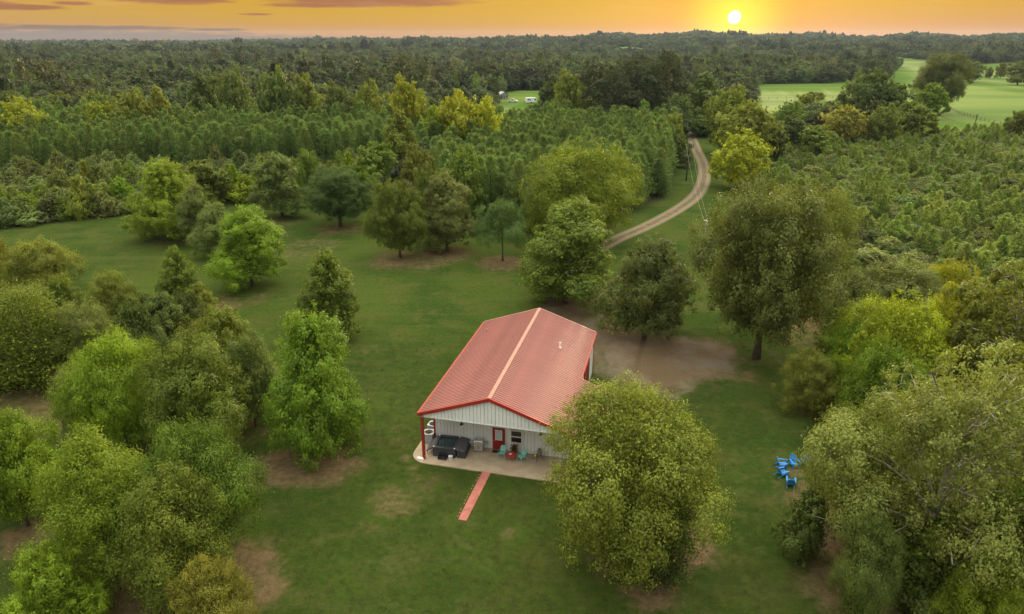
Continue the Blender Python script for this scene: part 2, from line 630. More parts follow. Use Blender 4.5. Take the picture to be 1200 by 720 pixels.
for q in [(430, 410, 2.5, .55), (460, 590, 3.0, .6), (455, 575, 1.8, .5), (430, 620, 2.2, .4), (498, 563, 2.6, .55), (525, 612, 1.5, .35), (600, 625, 1.2, .6),
          (545, 655, 1.6, .35), (450, 665, 2.0, .4), (655, 660, 2.5, .25), (800, 640, 3.4, .95), (760, 690, 3.0, .8), (715, 660, 2.6, .7), (820, 625, 2.2, .8),
          (375, 545, 4.5, .9), (330, 548, 4.0, .9), (300, 560, 3.0, .7), (405, 545, 3.0, .6), (285, 660, 3.5, .85), (300, 690, 3.0, .8), (205, 700, 6.0, .8), (150, 710, 4, .7), (250, 705, 4, .7),
          (33, 628, 3.2, .8), (60, 618, 2.5, .6), (20, 500, 8, .55), (75, 470, 9, .65), (40, 460, 7, .6), (120, 500, 6, .5), (270, 505, 6, .5), (235, 385, 4, .9), (250, 360, 6, .6), (225, 410, 4, .8), (300, 350, 4, .45),
          (345, 300, 7, .45), (370, 287, 8, .45), (390, 340, 6, .3), (440, 350, 8, .22), (470, 305, 7, .75), (520, 298, 7, .8), (588, 308, 6, .8), (500, 308, 6, .6),
          (700, 352, 5, .7), (664, 358, 5, .8), (740, 402, 5, .9), (790, 420, 5, .8), (820, 432, 4, .8), (845, 435, 3, .7), (870, 440, 3, .5), (900, 418, 4, .35), (935, 395, 6, .5), (955, 380, 6, .75), (925, 378, 5, .6), (940, 450, 3, .4), (950, 480, 3, .5),
          (931, 552, 1.2, .95), (924, 540, 1.5, .5), (960, 590, 5, .6), (985, 640, 5, .8), (1000, 690, 5, .8), (960, 620, 3, .5), (850, 590, 3, .3), (893, 645, 1, .5), (905, 540, 4, .3), (880, 560, 3, .25),
          (480, 520, 2.5, .5), (478, 537, 1.0, .8), (484, 548, 0.9, .8), (470, 500, 3, .3), (550, 612, .9, .5), (680, 555, 3, .4), (640, 565, 1.5, .3), (330, 262, 6, .5), (400, 268, 7, .6), (203, 282, 6, .5)]:
    soil(*q)


def build_ground():
    def axis(lo_fine, hi_fine, step, lo, hi, growth=1.09, cap=240):
        a = list(np.arange(lo_fine, hi_fine + 1e-6, step))
        s, x = step, a[-1]
        while x < hi:
            s = min(s * growth, cap)
            x += s
            a.append(x)
        s, x = step, a[0]
        pre = []
        while x > lo:
            s = min(s * growth, cap)
            x -= s
            pre.append(x)
        return np.array(pre[::-1] + a)
    xs = axis(-62, 62, 0.5, -5600, 5600, 1.06)
    ys = axis(27, 112, 0.5, -300, 6300, 1.03)
    X, Y = np.meshgrid(xs, ys)
    Z = terrain(X, Y)
    nx, ny = len(xs), len(ys)
    me = bpy.data.meshes.new('ground')
    co = np.stack([X, Y, Z], -1).reshape(-1, 3)
    idx = np.arange(nx * ny).reshape(ny, nx)
    f = np.stack([idx[:-1, :-1], idx[:-1, 1:], idx[1:, 1:], idx[1:, :-1]], -1).reshape(-1, 4)
    me.vertices.add(len(co))
    me.vertices.foreach_set('co', co.astype(np.float32).ravel())
    me.loops.add(f.size)
    me.loops.foreach_set('vertex_index', f.astype(np.int32).ravel())
    me.polygons.add(len(f))
    me.polygons.foreach_set('loop_start', np.arange(0, f.size, 4, dtype=np.int32))
    me.update()
    me.shade_smooth()
    x, y = co[:, 0], co[:, 1]
    r = np.hypot(x, y)
    dirt = np.zeros(len(x))
    near = r < 260
    for bx, by, br, bs in DIRT:
        d = np.hypot(x - bx, y - by) / br
        dirt = np.maximum(dirt, bs * (1 - sstep(d, 0.25, 1.25)))
    # distance to the parking edge, soft
    park = inside(PARK, x, y).astype(float)
    for dx, dy in ((2.6, 0), (-2.6, 0), (0, 2.6), (0, -2.6), (1.4, 1.4), (-1.4, -1.4), (1.4, -1.4), (-1.4, 1.4)):
        park += inside(PARK, x + dx, y + dy)
    park /= 9
    wood = (~inside(LAWN, x, y)).astype(float)
    field = np.zeros(len(x))
    for fz in (F_RIGHT, F_FAR, F_FAR2, F_CAMPER, F_GLADE, F_STRIP):
        k = inside(fz, x, y)
        field[k] = 1
        wood[k] = 0
    mask = np.stack([dirt, park, wood, field], -1).astype(np.float32)
    at = me.attributes.new('mask', 'FLOAT_COLOR', 'POINT')
    at.data.foreach_set('color', mask.ravel())
    m = bpy.data.materials.new('ground_cover')
    m.use_nodes = True
    t = NT(m.node_tree)
    tc = t.n('ShaderNodeTexCoord')
    v = tc.outputs['Object']
    a = t.n('ShaderNodeAttribute', attribute_name='mask')
    sp = t.n('ShaderNodeSeparateColor')
    t.l(a.outputs['Color'], sp.inputs[0])
    rd, gp, bw = sp.outputs[0], sp.outputs[1], sp.outputs[2]
    al = a.outputs['Alpha']
    big = t.noise(v, 0.035, 4, 0.6, 0.5)
    mid = t.noise(v, 0.22, 5, 0.62, 0.3)
    fine = t.noise(v, 2.2, 6, 0.7)
    hair = t.noise(v, 9.0, 3, 0.7)
    # stretched noise for mower passes
    mp = t.n('ShaderNodeMapping')
    mp.inputs['Rotation'].default_value = (0, 0, R(24))
    mp.inputs['Scale'].default_value = (0.05, 0.55, 1)
    t.l(v, mp.inputs[0])
    mow = t.noise(mp.outputs[0], 1.0, 4, 0.65, 0.6)
    med = t.noise(v, 0.75, 6, 0.68, 0.5)
    grass = t.mix(t.smooth(big, 0.38, 0.62), (0.036, 0.070, 0.012), (0.078, 0.108, 0.020))
    grass = t.mix(t.math('MULTIPLY', t.smooth(mid, 0.46, 0.66), 0.8), grass, (0.100, 0.100, 0.030))
    grass = t.mix(t.math('MULTIPLY', t.smooth(med, 0.52, 0.70), 0.55), grass, (0.120, 0.108, 0.042))
    grass = t.mix(t.math('MULTIPLY', t.smooth(med, 0.48, 0.30), 0.5), grass, (0.030, 0.062, 0.011))
    grass = t.mix(t.math('MULTIPLY', t.smooth(mow, 0.50, 0.70), 0.42), grass, (0.112, 0.116, 0.042))
    grass = t.mix(t.math('MULTIPLY', t.smooth(mow, 0.50, 0.30), 0.18), grass, (0.034, 0.068, 0.012))
    grass = t.mix(t.math('MULTIPLY', t.smooth(fine, 0.50, 0.70), 0.50), grass, (0.122, 0.116, 0.042))
    grass = t.mix(t.math('MULTIPLY', t.smooth(fine, 0.52, 0.28), 0.55), grass, (0.024, 0.048, 0.009))
    grass = t.mix(t.math('MULTIPLY', t.smooth(hair, 0.52, 0.70), 0.45), grass, (0.140, 0.136, 0.052))
    earth = t.mix(t.smooth(fine, 0.3, 0.7), (0.105, 0.070, 0.038), (0.200, 0.132, 0.080))
    earth = t.mix(t.math('MULTIPLY', t.smooth(hair, 0.5, 0.72), 0.5), earth, (0.27, 0.195, 0.125))
    grav = t.mix(t.smooth(mid, 0.4, 0.65), (0.105, 0.072, 0.042), (0.135, 0.112, 0.085))
    grav = t.mix(t.math('MULTIPLY', t.smooth(hair, 0.48, 0.7), 0.45), grav, (0.235, 0.195, 0.155))
    wood_ = t.mix(t.smooth(mid, 0.35, 0.65), (0.050, 0.045, 0.024), (0.040, 0.058, 0.020))
    mp2 = t.n('ShaderNodeMapping')
    mp2.inputs['Scale'].default_value = (0.004, 0.022, 1)
    t.l(v, mp2.inputs[0])
    band = t.noise(mp2.outputs[0], 1.0, 4, 0.6)
    past = t.mix(t.smooth(band, 0.40, 0.62), (0.058, 0.118, 0.017), (0.112, 0.168, 0.034))
    grass = t.mix(1.0, grass, (0.64, 0.73, 0.58), 'MULTIPLY')
    c = t.mix(bw, grass, wood_)
    c = t.mix(al, c, past)
    wear = t.math('ADD', rd, t.math('MULTIPLY', t.math('SUBTRACT', t.noise(v, 0.8, 6, 0.72, 0.4), 0.5), 1.6))
    c = t.mix(t.math('MULTIPLY', t.math('MULTIPLY', t.smooth(wear, 0.25, 0.95), t.smooth(rd, 0.0, 0.4)), 0.85), c, earth)
    gk = t.math('ADD', gp, t.math('MULTIPLY', t.math('SUBTRACT', t.noise(v, 0.5, 7, 0.75, 0.5), 0.5), 2.4))
    c = t.mix(t.math('MULTIPLY', t.smooth(gk, 0.15, 0.95), t.smooth(gp, 0.0, 0.5)), c, grav)
    bs = t.n('ShaderNodeBsdfPrincipled')
    t.l(c, bs.inputs['Base Color'])
    bs.inputs['Roughness'].default_value = 0.95
    bs.inputs['Specular IOR Level'].default_value = 0.03
    bp = t.n('ShaderNodeBump')
    bp.inputs['Strength'].default_value = 0.9
    bp.inputs['Distance'].default_value = 0.10
    t.l(t.math('ADD', t.math('MULTIPLY', fine, 0.8), t.math('MULTIPLY', hair, 0.35)), bp.inputs['Height'])
    t.l(bp.outputs[0], bs.inputs['Normal'])
    out = t.n('ShaderNodeOutputMaterial')
    t.l(bs.outputs[0], out.inputs[0])
    me.materials.append(m)
    o = link('ground', me)
    tag(o, kind='structure')
    MATS['ground_cover'] = m


build_ground()


def ribbon(name, centre, width, mat, lift, across=9):
    centre = np.asarray(centre)
    d = np.gradient(centre, axis=0)
    d /= np.linalg.norm(d, axis=1)[:, None]
    nrm = np.stack([d[:, 1], -d[:, 0]], -1)
    u = np.linspace(-1, 1, across)
    pts = centre[:, None, :] + nrm[:, None, :] * (u[None, :, None] * width / 2)
    Z = terrain(pts[..., 0], pts[..., 1]) + lift
    co = np.concatenate([pts, Z[..., None]], -1).reshape(-1, 3)
    n, k = len(centre), across
    idx = np.arange(n * k).reshape(n, k)
    f = np.stack([idx[:-1, :-1], idx[:-1, 1:], idx[1:, 1:], idx[1:, :-1]], -1).reshape(-1, 4)
    me = bpy.data.meshes.new(name)
    me.from_pydata(co.tolist(), [], f[:, ::-1].tolist())
    at = me.attributes.new('across', 'FLOAT', 'POINT')
    at.data.foreach_set('value', np.tile(u, n).astype(np.float32))
    me.materials.append(mat)
    me.update()
    return tag(link(name, me), kind='structure')


def track_material():
    m = bpy.data.materials.new('two_track_gravel')
    m.use_nodes = True
    t = NT(m.node_tree)
    v = t.n('ShaderNodeTexCoord').outputs['Object']
    a = t.n('ShaderNodeAttribute', attribute_name='across').outputs['Fac']
    n1 = t.noise(v, 0.5, 5, 0.65)
    n2 = t.noise(v, 3.0, 5, 0.7)
    u = t.math('ADD', t.math('ABSOLUTE', a), t.math('MULTIPLY', t.math('SUBTRACT', n1, 0.5), 0.28))
    gravel = t.mix(t.smooth(n2, 0.3, 0.7), (0.135, 0.088, 0.058), (0.23, 0.165, 0.120))
    verge = t.mix(t.smooth(n2, 0.3, 0.7), (0.060, 0.085, 0.026), (0.115, 0.115, 0.045))
    medi = t.mix(t.smooth(n1, 0.35, 0.6), (0.050, 0.066, 0.020), (0.125, 0.095, 0.050))
    tr = t.math('MULTIPLY', t.smooth(u, 0.24, 0.42), t.math('SUBTRACT', 1.0, t.smooth(u, 0.66, 0.84)))
    c = t.mix(t.smooth(u, 0.4, 0.6), medi, verge)
    c = t.mix(tr, c, gravel)
    bs = t.n('ShaderNodeBsdfPrincipled')
    t.l(c, bs.inputs['Base Color'])
    bs.inputs['Roughness'].default_value = 0.95
    out = t.n('ShaderNodeOutputMaterial')
    t.l(bs.outputs[0], out.inputs[0])
    return m


ribbon('driveway', DRIVE_C, 3.4, track_material(), 0.03, 17)
pa, pb = P(770, 154.5), P(860, 155.5)
cr = np.array([pa[:2] + (pb[:2] - pa[:2]) * s for s in np.linspace(-1.2, 2.0, 24)])
ribbon('county_road', cr, 6.0, MATS['asphalt'], 0.06, 5)

# ------------------------------------------------------------------ the metal building
TH = 0.2393
BX, BY = -7.505, 48.757
BW, BL, ZE, ZR = 11.76, 19.71, 4.56, 6.63
XR, PORCH, NOTCH_N, NPAN = BW / 2, 2.87, 10, 22
PW = BL / NPAN
NOTCH = PW * NOTCH_N
EXT = 3.6
SLOPE = (ZR - ZE) / XR
ZGB = 4.22                                     # underside of the porch gable
house = empty('metal_building', (BX, BY, 0), -TH)
tag(house, 'long pale metal building with red ribbed gable roof and open porch', 'building')


def roof_z(a):
    return ZR - abs(a - XR) * SLOPE


def roof_panel_mesh(name, a0, a1):
    """one ribbed sheet running from a0 (eave) to a1 (ridge); local y 0..PW"""
    prof = []
    nr = 3
    w = PW / nr
    for k in range(nr):
        y = k * w
        prof += [(y + 0.002, 0.0), (y + w * 0.36, 0.0), (y + w * 0.42, 0.05), (y + w * 0.58, 0.05), (y + w * 0.64, 0.0)]
    prof.append((PW - 0.004, 0.0))
    n = len(prof)
    vs_, fs = [], []
    za, zb = roof_z(a0) if a0 <= BW else roof_z(BW) - (a0 - BW) * SLOPE, roof_z(a1)
    for a, z in ((a0, za), (a1, zb)):
        vs_ += [(a, y, z + h) for y, h in prof]
    for a, z in ((a0, za), (a1, zb)):
        vs_ += [(a, y, z - 0.03) for y, h in prof]
    for i in range(n - 1):
        fs.append((i, i + 1, n + i + 1, n + i))
        fs.append((2 * n + i, 3 * n + i, 3 * n + i + 1, 2 * n + i + 1))
        fs.append((i, 2 * n + i, 2 * n + i + 1, i + 1))
        fs.append((n + i, n + i + 1, 3 * n + i + 1, 3 * n + i))
    fs.append((0, n, 3 * n, 2 * n))
    fs.append((n - 1, 3 * n - 1, 4 * n - 1, 2 * n - 1))
    return MB().add(vs_, fs).mesh(name, MATS['roof_red'])


roof = link('roof', MB().tube([(XR, 0.25, ZR - 0.25), (XR, BL - 0.25, ZR - 0.25)], 0.09, 6).mesh('roof', MATS['grey_metal']), house)
mL = roof_panel_mesh('roof_panel', -0.12, XR - 0.02)
mR = roof_panel_mesh('roof_panel', BW + 0.12, XR + 0.02)
mX = roof_panel_mesh('roof_panel', BW + EXT, XR + 0.02)
for i in range(NPAN):
    link('roof_panel', mL, roof, (0, i * PW, 0))
    link('roof_panel', mX if i < NOTCH_N else mR, roof, (0, i * PW, 0))
cap = MB()
for s in (-1, 1):
    cap.add([(XR, -0.06, ZR + 0.075), (XR + s * 0.16, -0.06, ZR + 0.075 - 0.16 * SLOPE), (XR + s * 0.16, BL + 0.06, ZR + 0.075 - 0.16 * SLOPE), (XR, BL + 0.06, ZR + 0.075)], [(0, 1, 2, 3)])
    cap.add([(XR + s * 0.16, -0.06, ZR + 0.075 - 0.16 * SLOPE), (XR + s * 0.16, -0.06, ZR + 0.02 - 0.16 * SLOPE), (XR + s * 0.16, BL + 0.06, ZR + 0.02 - 0.16 * SLOPE), (XR + s * 0.16, BL + 0.06, ZR + 0.075 - 0.16 * SLOPE)], [(0, 1, 2, 3)])
cap.build('ridge_cap', MATS['ridge_pale'], roof)


def rake(name, b0, b1, a_lo, a_hi, mat, top=0.055, depth=0.24):
    """sloping edge trim from eave a_lo up to the ridge a_hi"""
    z0 = (roof_z(a_lo) if a_lo <= BW else roof_z(BW) - (a_lo - BW) * SLOPE)
    z1 = roof_z(a_hi)
    MB().prism([(a_lo, z0 + top), (a_hi, z1 + top), (a_hi, z1 - depth), (a_lo, z0 - depth)], 'y', b0, b1).build(name, mat, roof)


rake('rake_trim', -0.16, -0.02, -0.14, XR, MATS['trim_red'])
rake('rake_trim', -0.16, -0.02, BW + EXT, XR, MATS['trim_red'])
rake('rake_trim', BL + 0.02, BL + 0.16, -0.14, XR, MATS['ridge_pale'], depth=0.16)
rake('rake_trim', BL + 0.02, BL + 0.16, BW + 0.14, XR, MATS['ridge_pale'], depth=0.16)
rake('rake_trim', NOTCH + 0.01, NOTCH + 0.09, BW + EXT, BW + 0.2, MATS['ridge_pale'], depth=0.14)
MB().box(-0.26, -0.125, -0.1, BL + 0.1, ZE - 0.20, ZE - 0.035).build('gutter', MATS['trim_red'], roof)
MB().box(BW + 0.125, BW + 0.24, NOTCH + 0.1, BL + 0.1, ZE - 0.20, ZE - 0.035).build('gutter', MATS['trim_red'], roof)
for a, b, n in ((1.30, 15.5, 0), (9.25, 13.1, 1)):
    v = MB()
    z = roof_z(a)
    v.cyl(a, b, z - 0.1, z + 0.55, 0.075, 10)
    v.cyl(a, b, z + 0.02, z + 0.14, 0.16, 10, 0.08)
    v.cyl(a, b, z + 0.53, z + 0.62, 0.11, 10, 0.06)
    v.build('vent_pipe', MATS['ridge_pale' if n == 0 else 'white_paint'], roof)


def wall(name, axis, at, s0, s1, z0, ztop, outward, holes=()):
    """wall of vertical ribbed sheets: axis 'x' runs along the front, 'y' along the side; each sheet an object"""
    n = max(1, round((s1 - s0) / 0.9))
    w = (s1 - s0) / n
    wp = MB()
    sg = outward
    if axis == 'x':
        wp.box(s0 + .02, s1 - .02, *sorted((at - sg * 0.105, at - sg * 0.14)), z0, z0 + 0.2)
    else:
        wp.box(*sorted((at - sg * 0.105, at - sg * 0.14)), s0 + .02, s1 - .02, z0, z0 + 0.2)
    w_ob = wp.build(name, MATS['grey_metal'], house)
    for i in range(n):
        a, b = s0 + i * w, s0 + (i + 1) * w
        prof = []
        for k in range(3):
            q = a + k * w / 3
            prof += [(q + 0.004, 0.0), (q + w / 3 - 0.060, 0.0), (q + w / 3 - 0.052, -0.06), (q + w / 3 - 0.010, -0.06)]
        prof.append((b - 0.004, 0.0))
        vs_, fs = [], []
        m = len(prof)
        for zz in (0, 1):
            for s, d in prof:
                z = z0 if zz == 0 else ztop(s)
                dd = at + sg * d
                vs_.append((s, dd, z) if axis == 'x' else (dd, s, z))
        for zz in (0, 1):
            for s, d in prof:
                z = z0 if zz == 0 else ztop(s)
                dd = at - sg * 0.10
                vs_.append((s, dd, z) if axis == 'x' else (dd, s, z))
        for k in range(m - 1):
            fs.append((k, k + 1, m + k + 1, m + k))
            fs.append((2 * m + k, 3 * m + k, 3 * m + k + 1, 2 * m + k + 1))
            fs.append((m + k, m + k + 1, 3 * m + k + 1, 3 * m + k))
            fs.append((k, 2 * m + k, 2 * m + k + 1, k + 1))
        MB().add(vs_, fs).build('wall_panel', MATS['wall_panel'], w_ob)
    return w_ob


def under(a):
    z = roof_z(a) if a <= BW else roof_z(BW) - (a - BW) * SLOPE
    return z - 0.06


wall('porch_gable', 'x', 0.0, 0.02, BW + 1.0, ZGB, lambda a: max(under(a), ZGB + 0.01), -1)
wall('front_wall', 'x', PORCH, 0.10, BW + EXT - 0.1, 0.09, lambda a: min(ZGB + 0.02, under(a)), -1)
wall('side_wall', 'y', 0.04, PORCH + 0.1, BL - 0.1, 0.0, lambda b: ZE - 0.07, -1)
wall('side_wall', 'y', BW - 0.04, NOTCH - 0.6, BL - 0.1, 0.0, lambda b: ZE - 0.07, 1)
wall('rear_wall', 'x', BL - 0.04, 0.1, BW - 0.1, 0.0, lambda a: under(a), 1)
wall('side_wall', 'y', BW + EXT - 0.15, PORCH + 0.1, NOTCH - 0.1, 0.0, lambda b: under(BW + EXT - 0.1), 1)
wall('rear_wall', 'x', NOTCH - 0.12, BW + 0.08, BW + EXT - 0.25, 0.0, lambda a: under(a), 1)
MB().box(0.14, BW - 0.1, 0.08, PORCH - 0.02, ZGB + 0.03, ZGB + 0.07).build('porch_ceiling', MATS['soffit'], house)
MB().box(0.02, BW + 1.0, -0.06, 0.07, ZGB - 0.05, ZGB - 0.003).build('gable_sill', MATS['soffit'], house)
MB().box(0.0, 0.12, 0.1, PORCH, ZGB - 0.02, ZE - 0.08).build('porch_beam', MATS['wall_panel'], house)
for a, b in ((0.10, 0.08), (BW + EXT - 0.3, 0.08)):
    MB().bevel_box(a - 0.11, a + 0.11, b - 0.11, b + 0.11, 0.09, (ZE if a < 5 else under(a)) - 0.1, 0.015).build('porch_post', MATS['trim_red'], house)
for a, b in ((0.02, PORCH), (0.02, BL), (BW - 0.02, BL)):
    sa = -1 if a < 5 else 1
    sb = -1 if b < 5 else 1
    MB().box(min(a, a - sa * 0.16), max(a, a - sa * 0.16) , min(b, b + sb * 0.015), max(b, b + sb * 0.015), 0.02, ZE - 0.1).box(
        min(a, a + sa * 0.03), max(a, a + sa * 0.03), min(b + sb * 0.017, b - sb * 0.16), max(b + sb * 0.017, b - sb * 0.16), 0.02, ZE - 0.1).build(
        'corner_trim', MATS['trim_red'], house)


def porch_door():
    y = PORCH - 0.055
    a0, a1 = 5.42, 6.34
    d = MB().box(a0, a1, y - 0.03, y, 0.12, 2.15).build('door', MATS['door_red'], house)
    f = MB()
    f.box(a0 - 0.09, a0 - 0.003, y - 0.05, y + 0.02, 0.10, 2.24)
    f.box(a1 + 0.003, a1 + 0.09, y - 0.05, y + 0.02, 0.10, 2.24)
    f.box(a0 - 0.003, a1 + 0.003, y - 0.05, y + 0.02, 2.153, 2.24)
    f.build('door_frame', MATS['trim_red'], d)
    g = MB()
    g.box(a0 + 0.20, a1 - 0.20, y - 0.042, y - 0.03, 1.12, 2.02)
    g.build('door_pane', MATS['blind_glass'], d)
    w = MB()
    for q in ((a0 + .15, a0 + .20, 1.07, 2.07), (a1 - .20, a1 - .15, 1.07, 2.07), (a0 + .20, a1 - .20, 1.07, 1.12), (a0 + .20, a1 - .20, 2.02, 2.07)):
        w.box(q[0], q[1], y - 0.055, y - 0.03, q[2], q[3])
    w.build('pane_frame', MATS['white_paint'], d)
    MB().tube([(a0 + 0.08, y - 0.03, 1.05), (a0 + 0.08, y - 0.09, 1.05), (a0 + 0.18, y - 0.09, 1.05)], 0.018, 6).build('door_handle', MATS['steel'], d)
    MB().box(a0 - 0.05, a1 + 0.05, y - 0.12, y - 0.002, 0.085, 0.12).build('threshold', MATS['ridge_pale'], d)


def porch_window():
    y = PORCH - 0.055
    a0, a1, z0, z1 = 6.98, 7.86, 1.08, 2.16
    f = MB()
    f.box(a0 - .07, a0, y - .06, y + .02, z0 - .07, z1 + .07)
    f.box(a1, a1 + .07, y - .06, y + .02, z0 - .07, z1 + .07)
    f.box(a0, a1, y - .06, y + .02, z1, z1 + .07)
    f.box(a0, a1, y - .06, y + .02, z0 - .07, z0)
    zm = (z0 + z1) / 2
    f.box(a0, a1, y - .055, y + .015, zm - .045, zm + .045)
    w = f.build('window', MATS['white_paint'], house)
    for q0, q1 in ((z0, zm - .045), (zm + .045, z1)):
        MB().box(a0 + .002, a1 - .002, y - .03, y - .015, q0 + .002, q1 - .002).build('pane', MATS['dark_glass'], w)
    MB().box(a0 - .1, a1 + .1, y - .11, y - .062, z0 - .12, z0 - .072).build('window_sill', MATS['white_paint'], w)


porch_door()
porch_window()
for a in (2.62, 9.55):
    l = MB()
    y = PORCH - 0.06
    l.box(a - .05, a + .05, y - .03, y, 2.32, 2.50)
    l.tube([(a, y - .02, 2.46), (a, y - .16, 2.50), (a, y - .18, 2.42)], 0.02, 6)
    l.cyl(a, y - .18, 2.22, 2.42, 0.15, 10, 0.05)
    l.build('porch_lamp', MATS['black'], house)
# tall dark red garage door on the side towards the yard
gd = MB().box(BW + 0.02, BW + 0.06, 12.6, 15.6, 0.02, 3.3).build('garage_door', MATS['door_dark'], house)
fr = MB()
fr.box(BW + 0.0, BW + 0.09, 12.45, 12.595, 0.02, 3.45)
fr.box(BW + 0.0, BW + 0.09, 15.605, 15.75, 0.02, 3.45)
fr.box(BW + 0.0, BW + 0.09, 12.595, 15.605, 3.305, 3.45)
fr.build('door_frame', MATS['door_red'], gd)
for k in range(1, 5):
    MB().box(BW + 0.062, BW + 0.072, 12.65, 15.55, k * 0.66 - 0.03, k * 0.66 + 0.01).build('door_seam', MATS['trim_red'], gd)

# patio slab with its rounded corner, and the red walkway
ol = []
for k in range(9):
    an = math.pi + k / 8 * math.pi / 2
    ol.append((0.35 + 1.45 * math.cos(an), 0.88 + 1.45 * math.sin(an)))
ol += [(BW + EXT + 0.2, -0.52), (BW + EXT + 0.2, PORCH + 0.3), (0.6, PORCH + 0.3), (0.6, 5.6), (-1.1, 5.6)]
pt = MB().prism(ol, 'z', -0.1, 0.09).build('patio_slab', MATS['concrete'], None, (BX, BY, 0), -TH)
tag(pt, kind='structure')
H2W = Matrix.Translation((BX, BY, 0)) @ Matrix.Rotation(-TH, 4, 'Z')


def HL(a, b, z=0.0):
    return tuple(H2W @ Vector((a, b, z)))


wk = empty('red_walkway', HL(5.67, -0.5), -TH)
tag(wk, 'narrow straight brick-red walkway running from the patio onto the lawn', 'walkway')
for k in range(5):
    y0, y1 = -k * 1.24, -(k + 1) * 1.24 + 0.012
    o0, o1 = -k * 0.028, -(k + 1) * 0.028
    w0, w1 = 0.36 - k * 0.008, 0.36 - (k + 1) * 0.008
    MB().prism([(o0 - w0 + .06, y0), (o0 + w0 + .06, y0), (o1 + w1 + .06, y1), (o1 - w1 + .06, y1)], 'z', 0.0, 0.085 - 0.004 * k).build('paving_section', MATS['path_red'], wk)
bm_ = MB().bevel_box(-0.10, 0.10, -0.045, 0.045, 0, 0.06, 0.01).mesh('brick', MATS['brick_red'])
for k in range(15):
    if k in (3, 6, 11):
        continue
    y = -0.5 - k * 0.38
    o = link('brick', bm_, wk, (y * 0.023 - 0.42 + random.uniform(-.05, .03), y, 0.0), math.pi / 2 + random.uniform(-.35, .35))


# ------------------------------------------------------------------ things on the patio
def place(o, a, b, rz=0.0, z=0.09):
    o.location = HL(a, b, z)
    o.rotation_euler = (0, 0, -TH + rz)
    return o


def hot_tub():
    t = empty('hot_tub')
    tag(t, 'dark square hot tub standing open on the patio behind the corner post', 'hot tub')
    s = 0.98
    MB().bevel_box(-s, s, -s, s, 0.0, 0.78, 0.05).build('cabinet', MATS['tub_dark'], t)
    rim = MB()
    for x0, x1, y0, y1 in ((-s - .03, s + .03, -s - .03, -s + .22), (-s - .03, s + .03, s - .22, s + .03), (-s - .03, -s + .22, -s + .222, s - .222), (s - .22, s + .03, -s + .222, s - .222)):
        rim.box(x0, x1, y0, y1, 0.782, 0.90)
    rim.build('rim', MATS['tub_dark'], t)
    MB().box(-s + .222, s - .222, -s + .222, s - .222, 0.783, 0.81).build('water', MATS['tub_water'], t)
    for sx in (-1, 1):
        for sy in (-1, 1):
            MB().cyl(sx * (s - .08), sy * (s - .08), 0.90, 0.95, 0.075, 10, 0.05).build('corner_cap', MATS['white_paint'], t)
    # the two halves of the cover hang over the sides
    M = Matrix.Translation((s + 0.45, 0.0, 0.80)) @ Matrix.Rotation(R(12), 4, 'Y')
    MB().bevel_box(-0.46, 0.40, -1.0, 1.0, -0.06, 0.06, 0.03, M).build('folded_cover', MATS['tub_cover'], t)
    M = Matrix.Translation((s + 0.50, 0.05, 0.34))
    MB().bevel_box(-0.40, 0.34, -0.95, 0.95, -0.34, 0.34, 0.05, M).build('cover_cabinet', MATS['tub_dark'], t)
    M = Matrix.Translation((-s - 0.28, -0.1, 0.62)) @ Matrix.Rotation(R(-38), 4, 'Y')
    MB().bevel_box(-0.38, 0.38, -0.85, 0.85, -0.05, 0.05, 0.03, M).build('folded_cover', MATS['tub_cover'], t)
    MB().tube([(-s - .5, -.8, 0.0), (-s - .5, -.8, .42)], 0.03, 6).tube([(-s - .5, .6, 0.0), (-s - .5, .6, .42)], 0.03, 6).build('cover_bracket', MATS['black'], t)
    return t


place(hot_tub(), 1.62, 1.62, R(3))
st = empty('tub_step')
tag(st, 'low black plastic step in front of the hot tub', 'step')
MB().bevel_box(-.36, .36, -.22, .12, 0.18, 0.24, 0.01).build('tread', MATS['black'], st)
MB().box(-.34, -.29, -.20, .10, 0, .18).build('side', MATS['black'], st)
MB().box(.29, .34, -.20, .10, 0, .18).build('side', MATS['black'], st)
MB().bevel_box(-.36, .36, .125, .34, 0.0, 0.40, 0.01).build('upper_tread', MATS['black'], st)
place(st, 1.62, 0.36, R(3))
tw = empty('storage_caddy')
tag(tw, 'small pale blue-grey caddy beside the hot tub step', 'caddy')
MB().bevel_box(-.16, .16, -.10, .10, 0.02, 0.34, 0.02).build('body', MATS['towel'], tw)
MB().bevel_box(-.18, .18, -.12, .12, 0.342, 0.38, 0.01).build('lid', MATS['white_paint'], tw)
place(tw, 2.32, 0.42, R(12))
sb = MB().prism([(-.30, 0), (.30, 0), (.30, .06), (.24, .11), (-.20, .08), (-.30, .10)], 'y', -.16, .16).build('splash_block', MATS['white_paint'])
tag(sb, 'white splash block at the foot of the red corner post', 'splash block')
place(sb, -0.18, -0.05, R(-8))


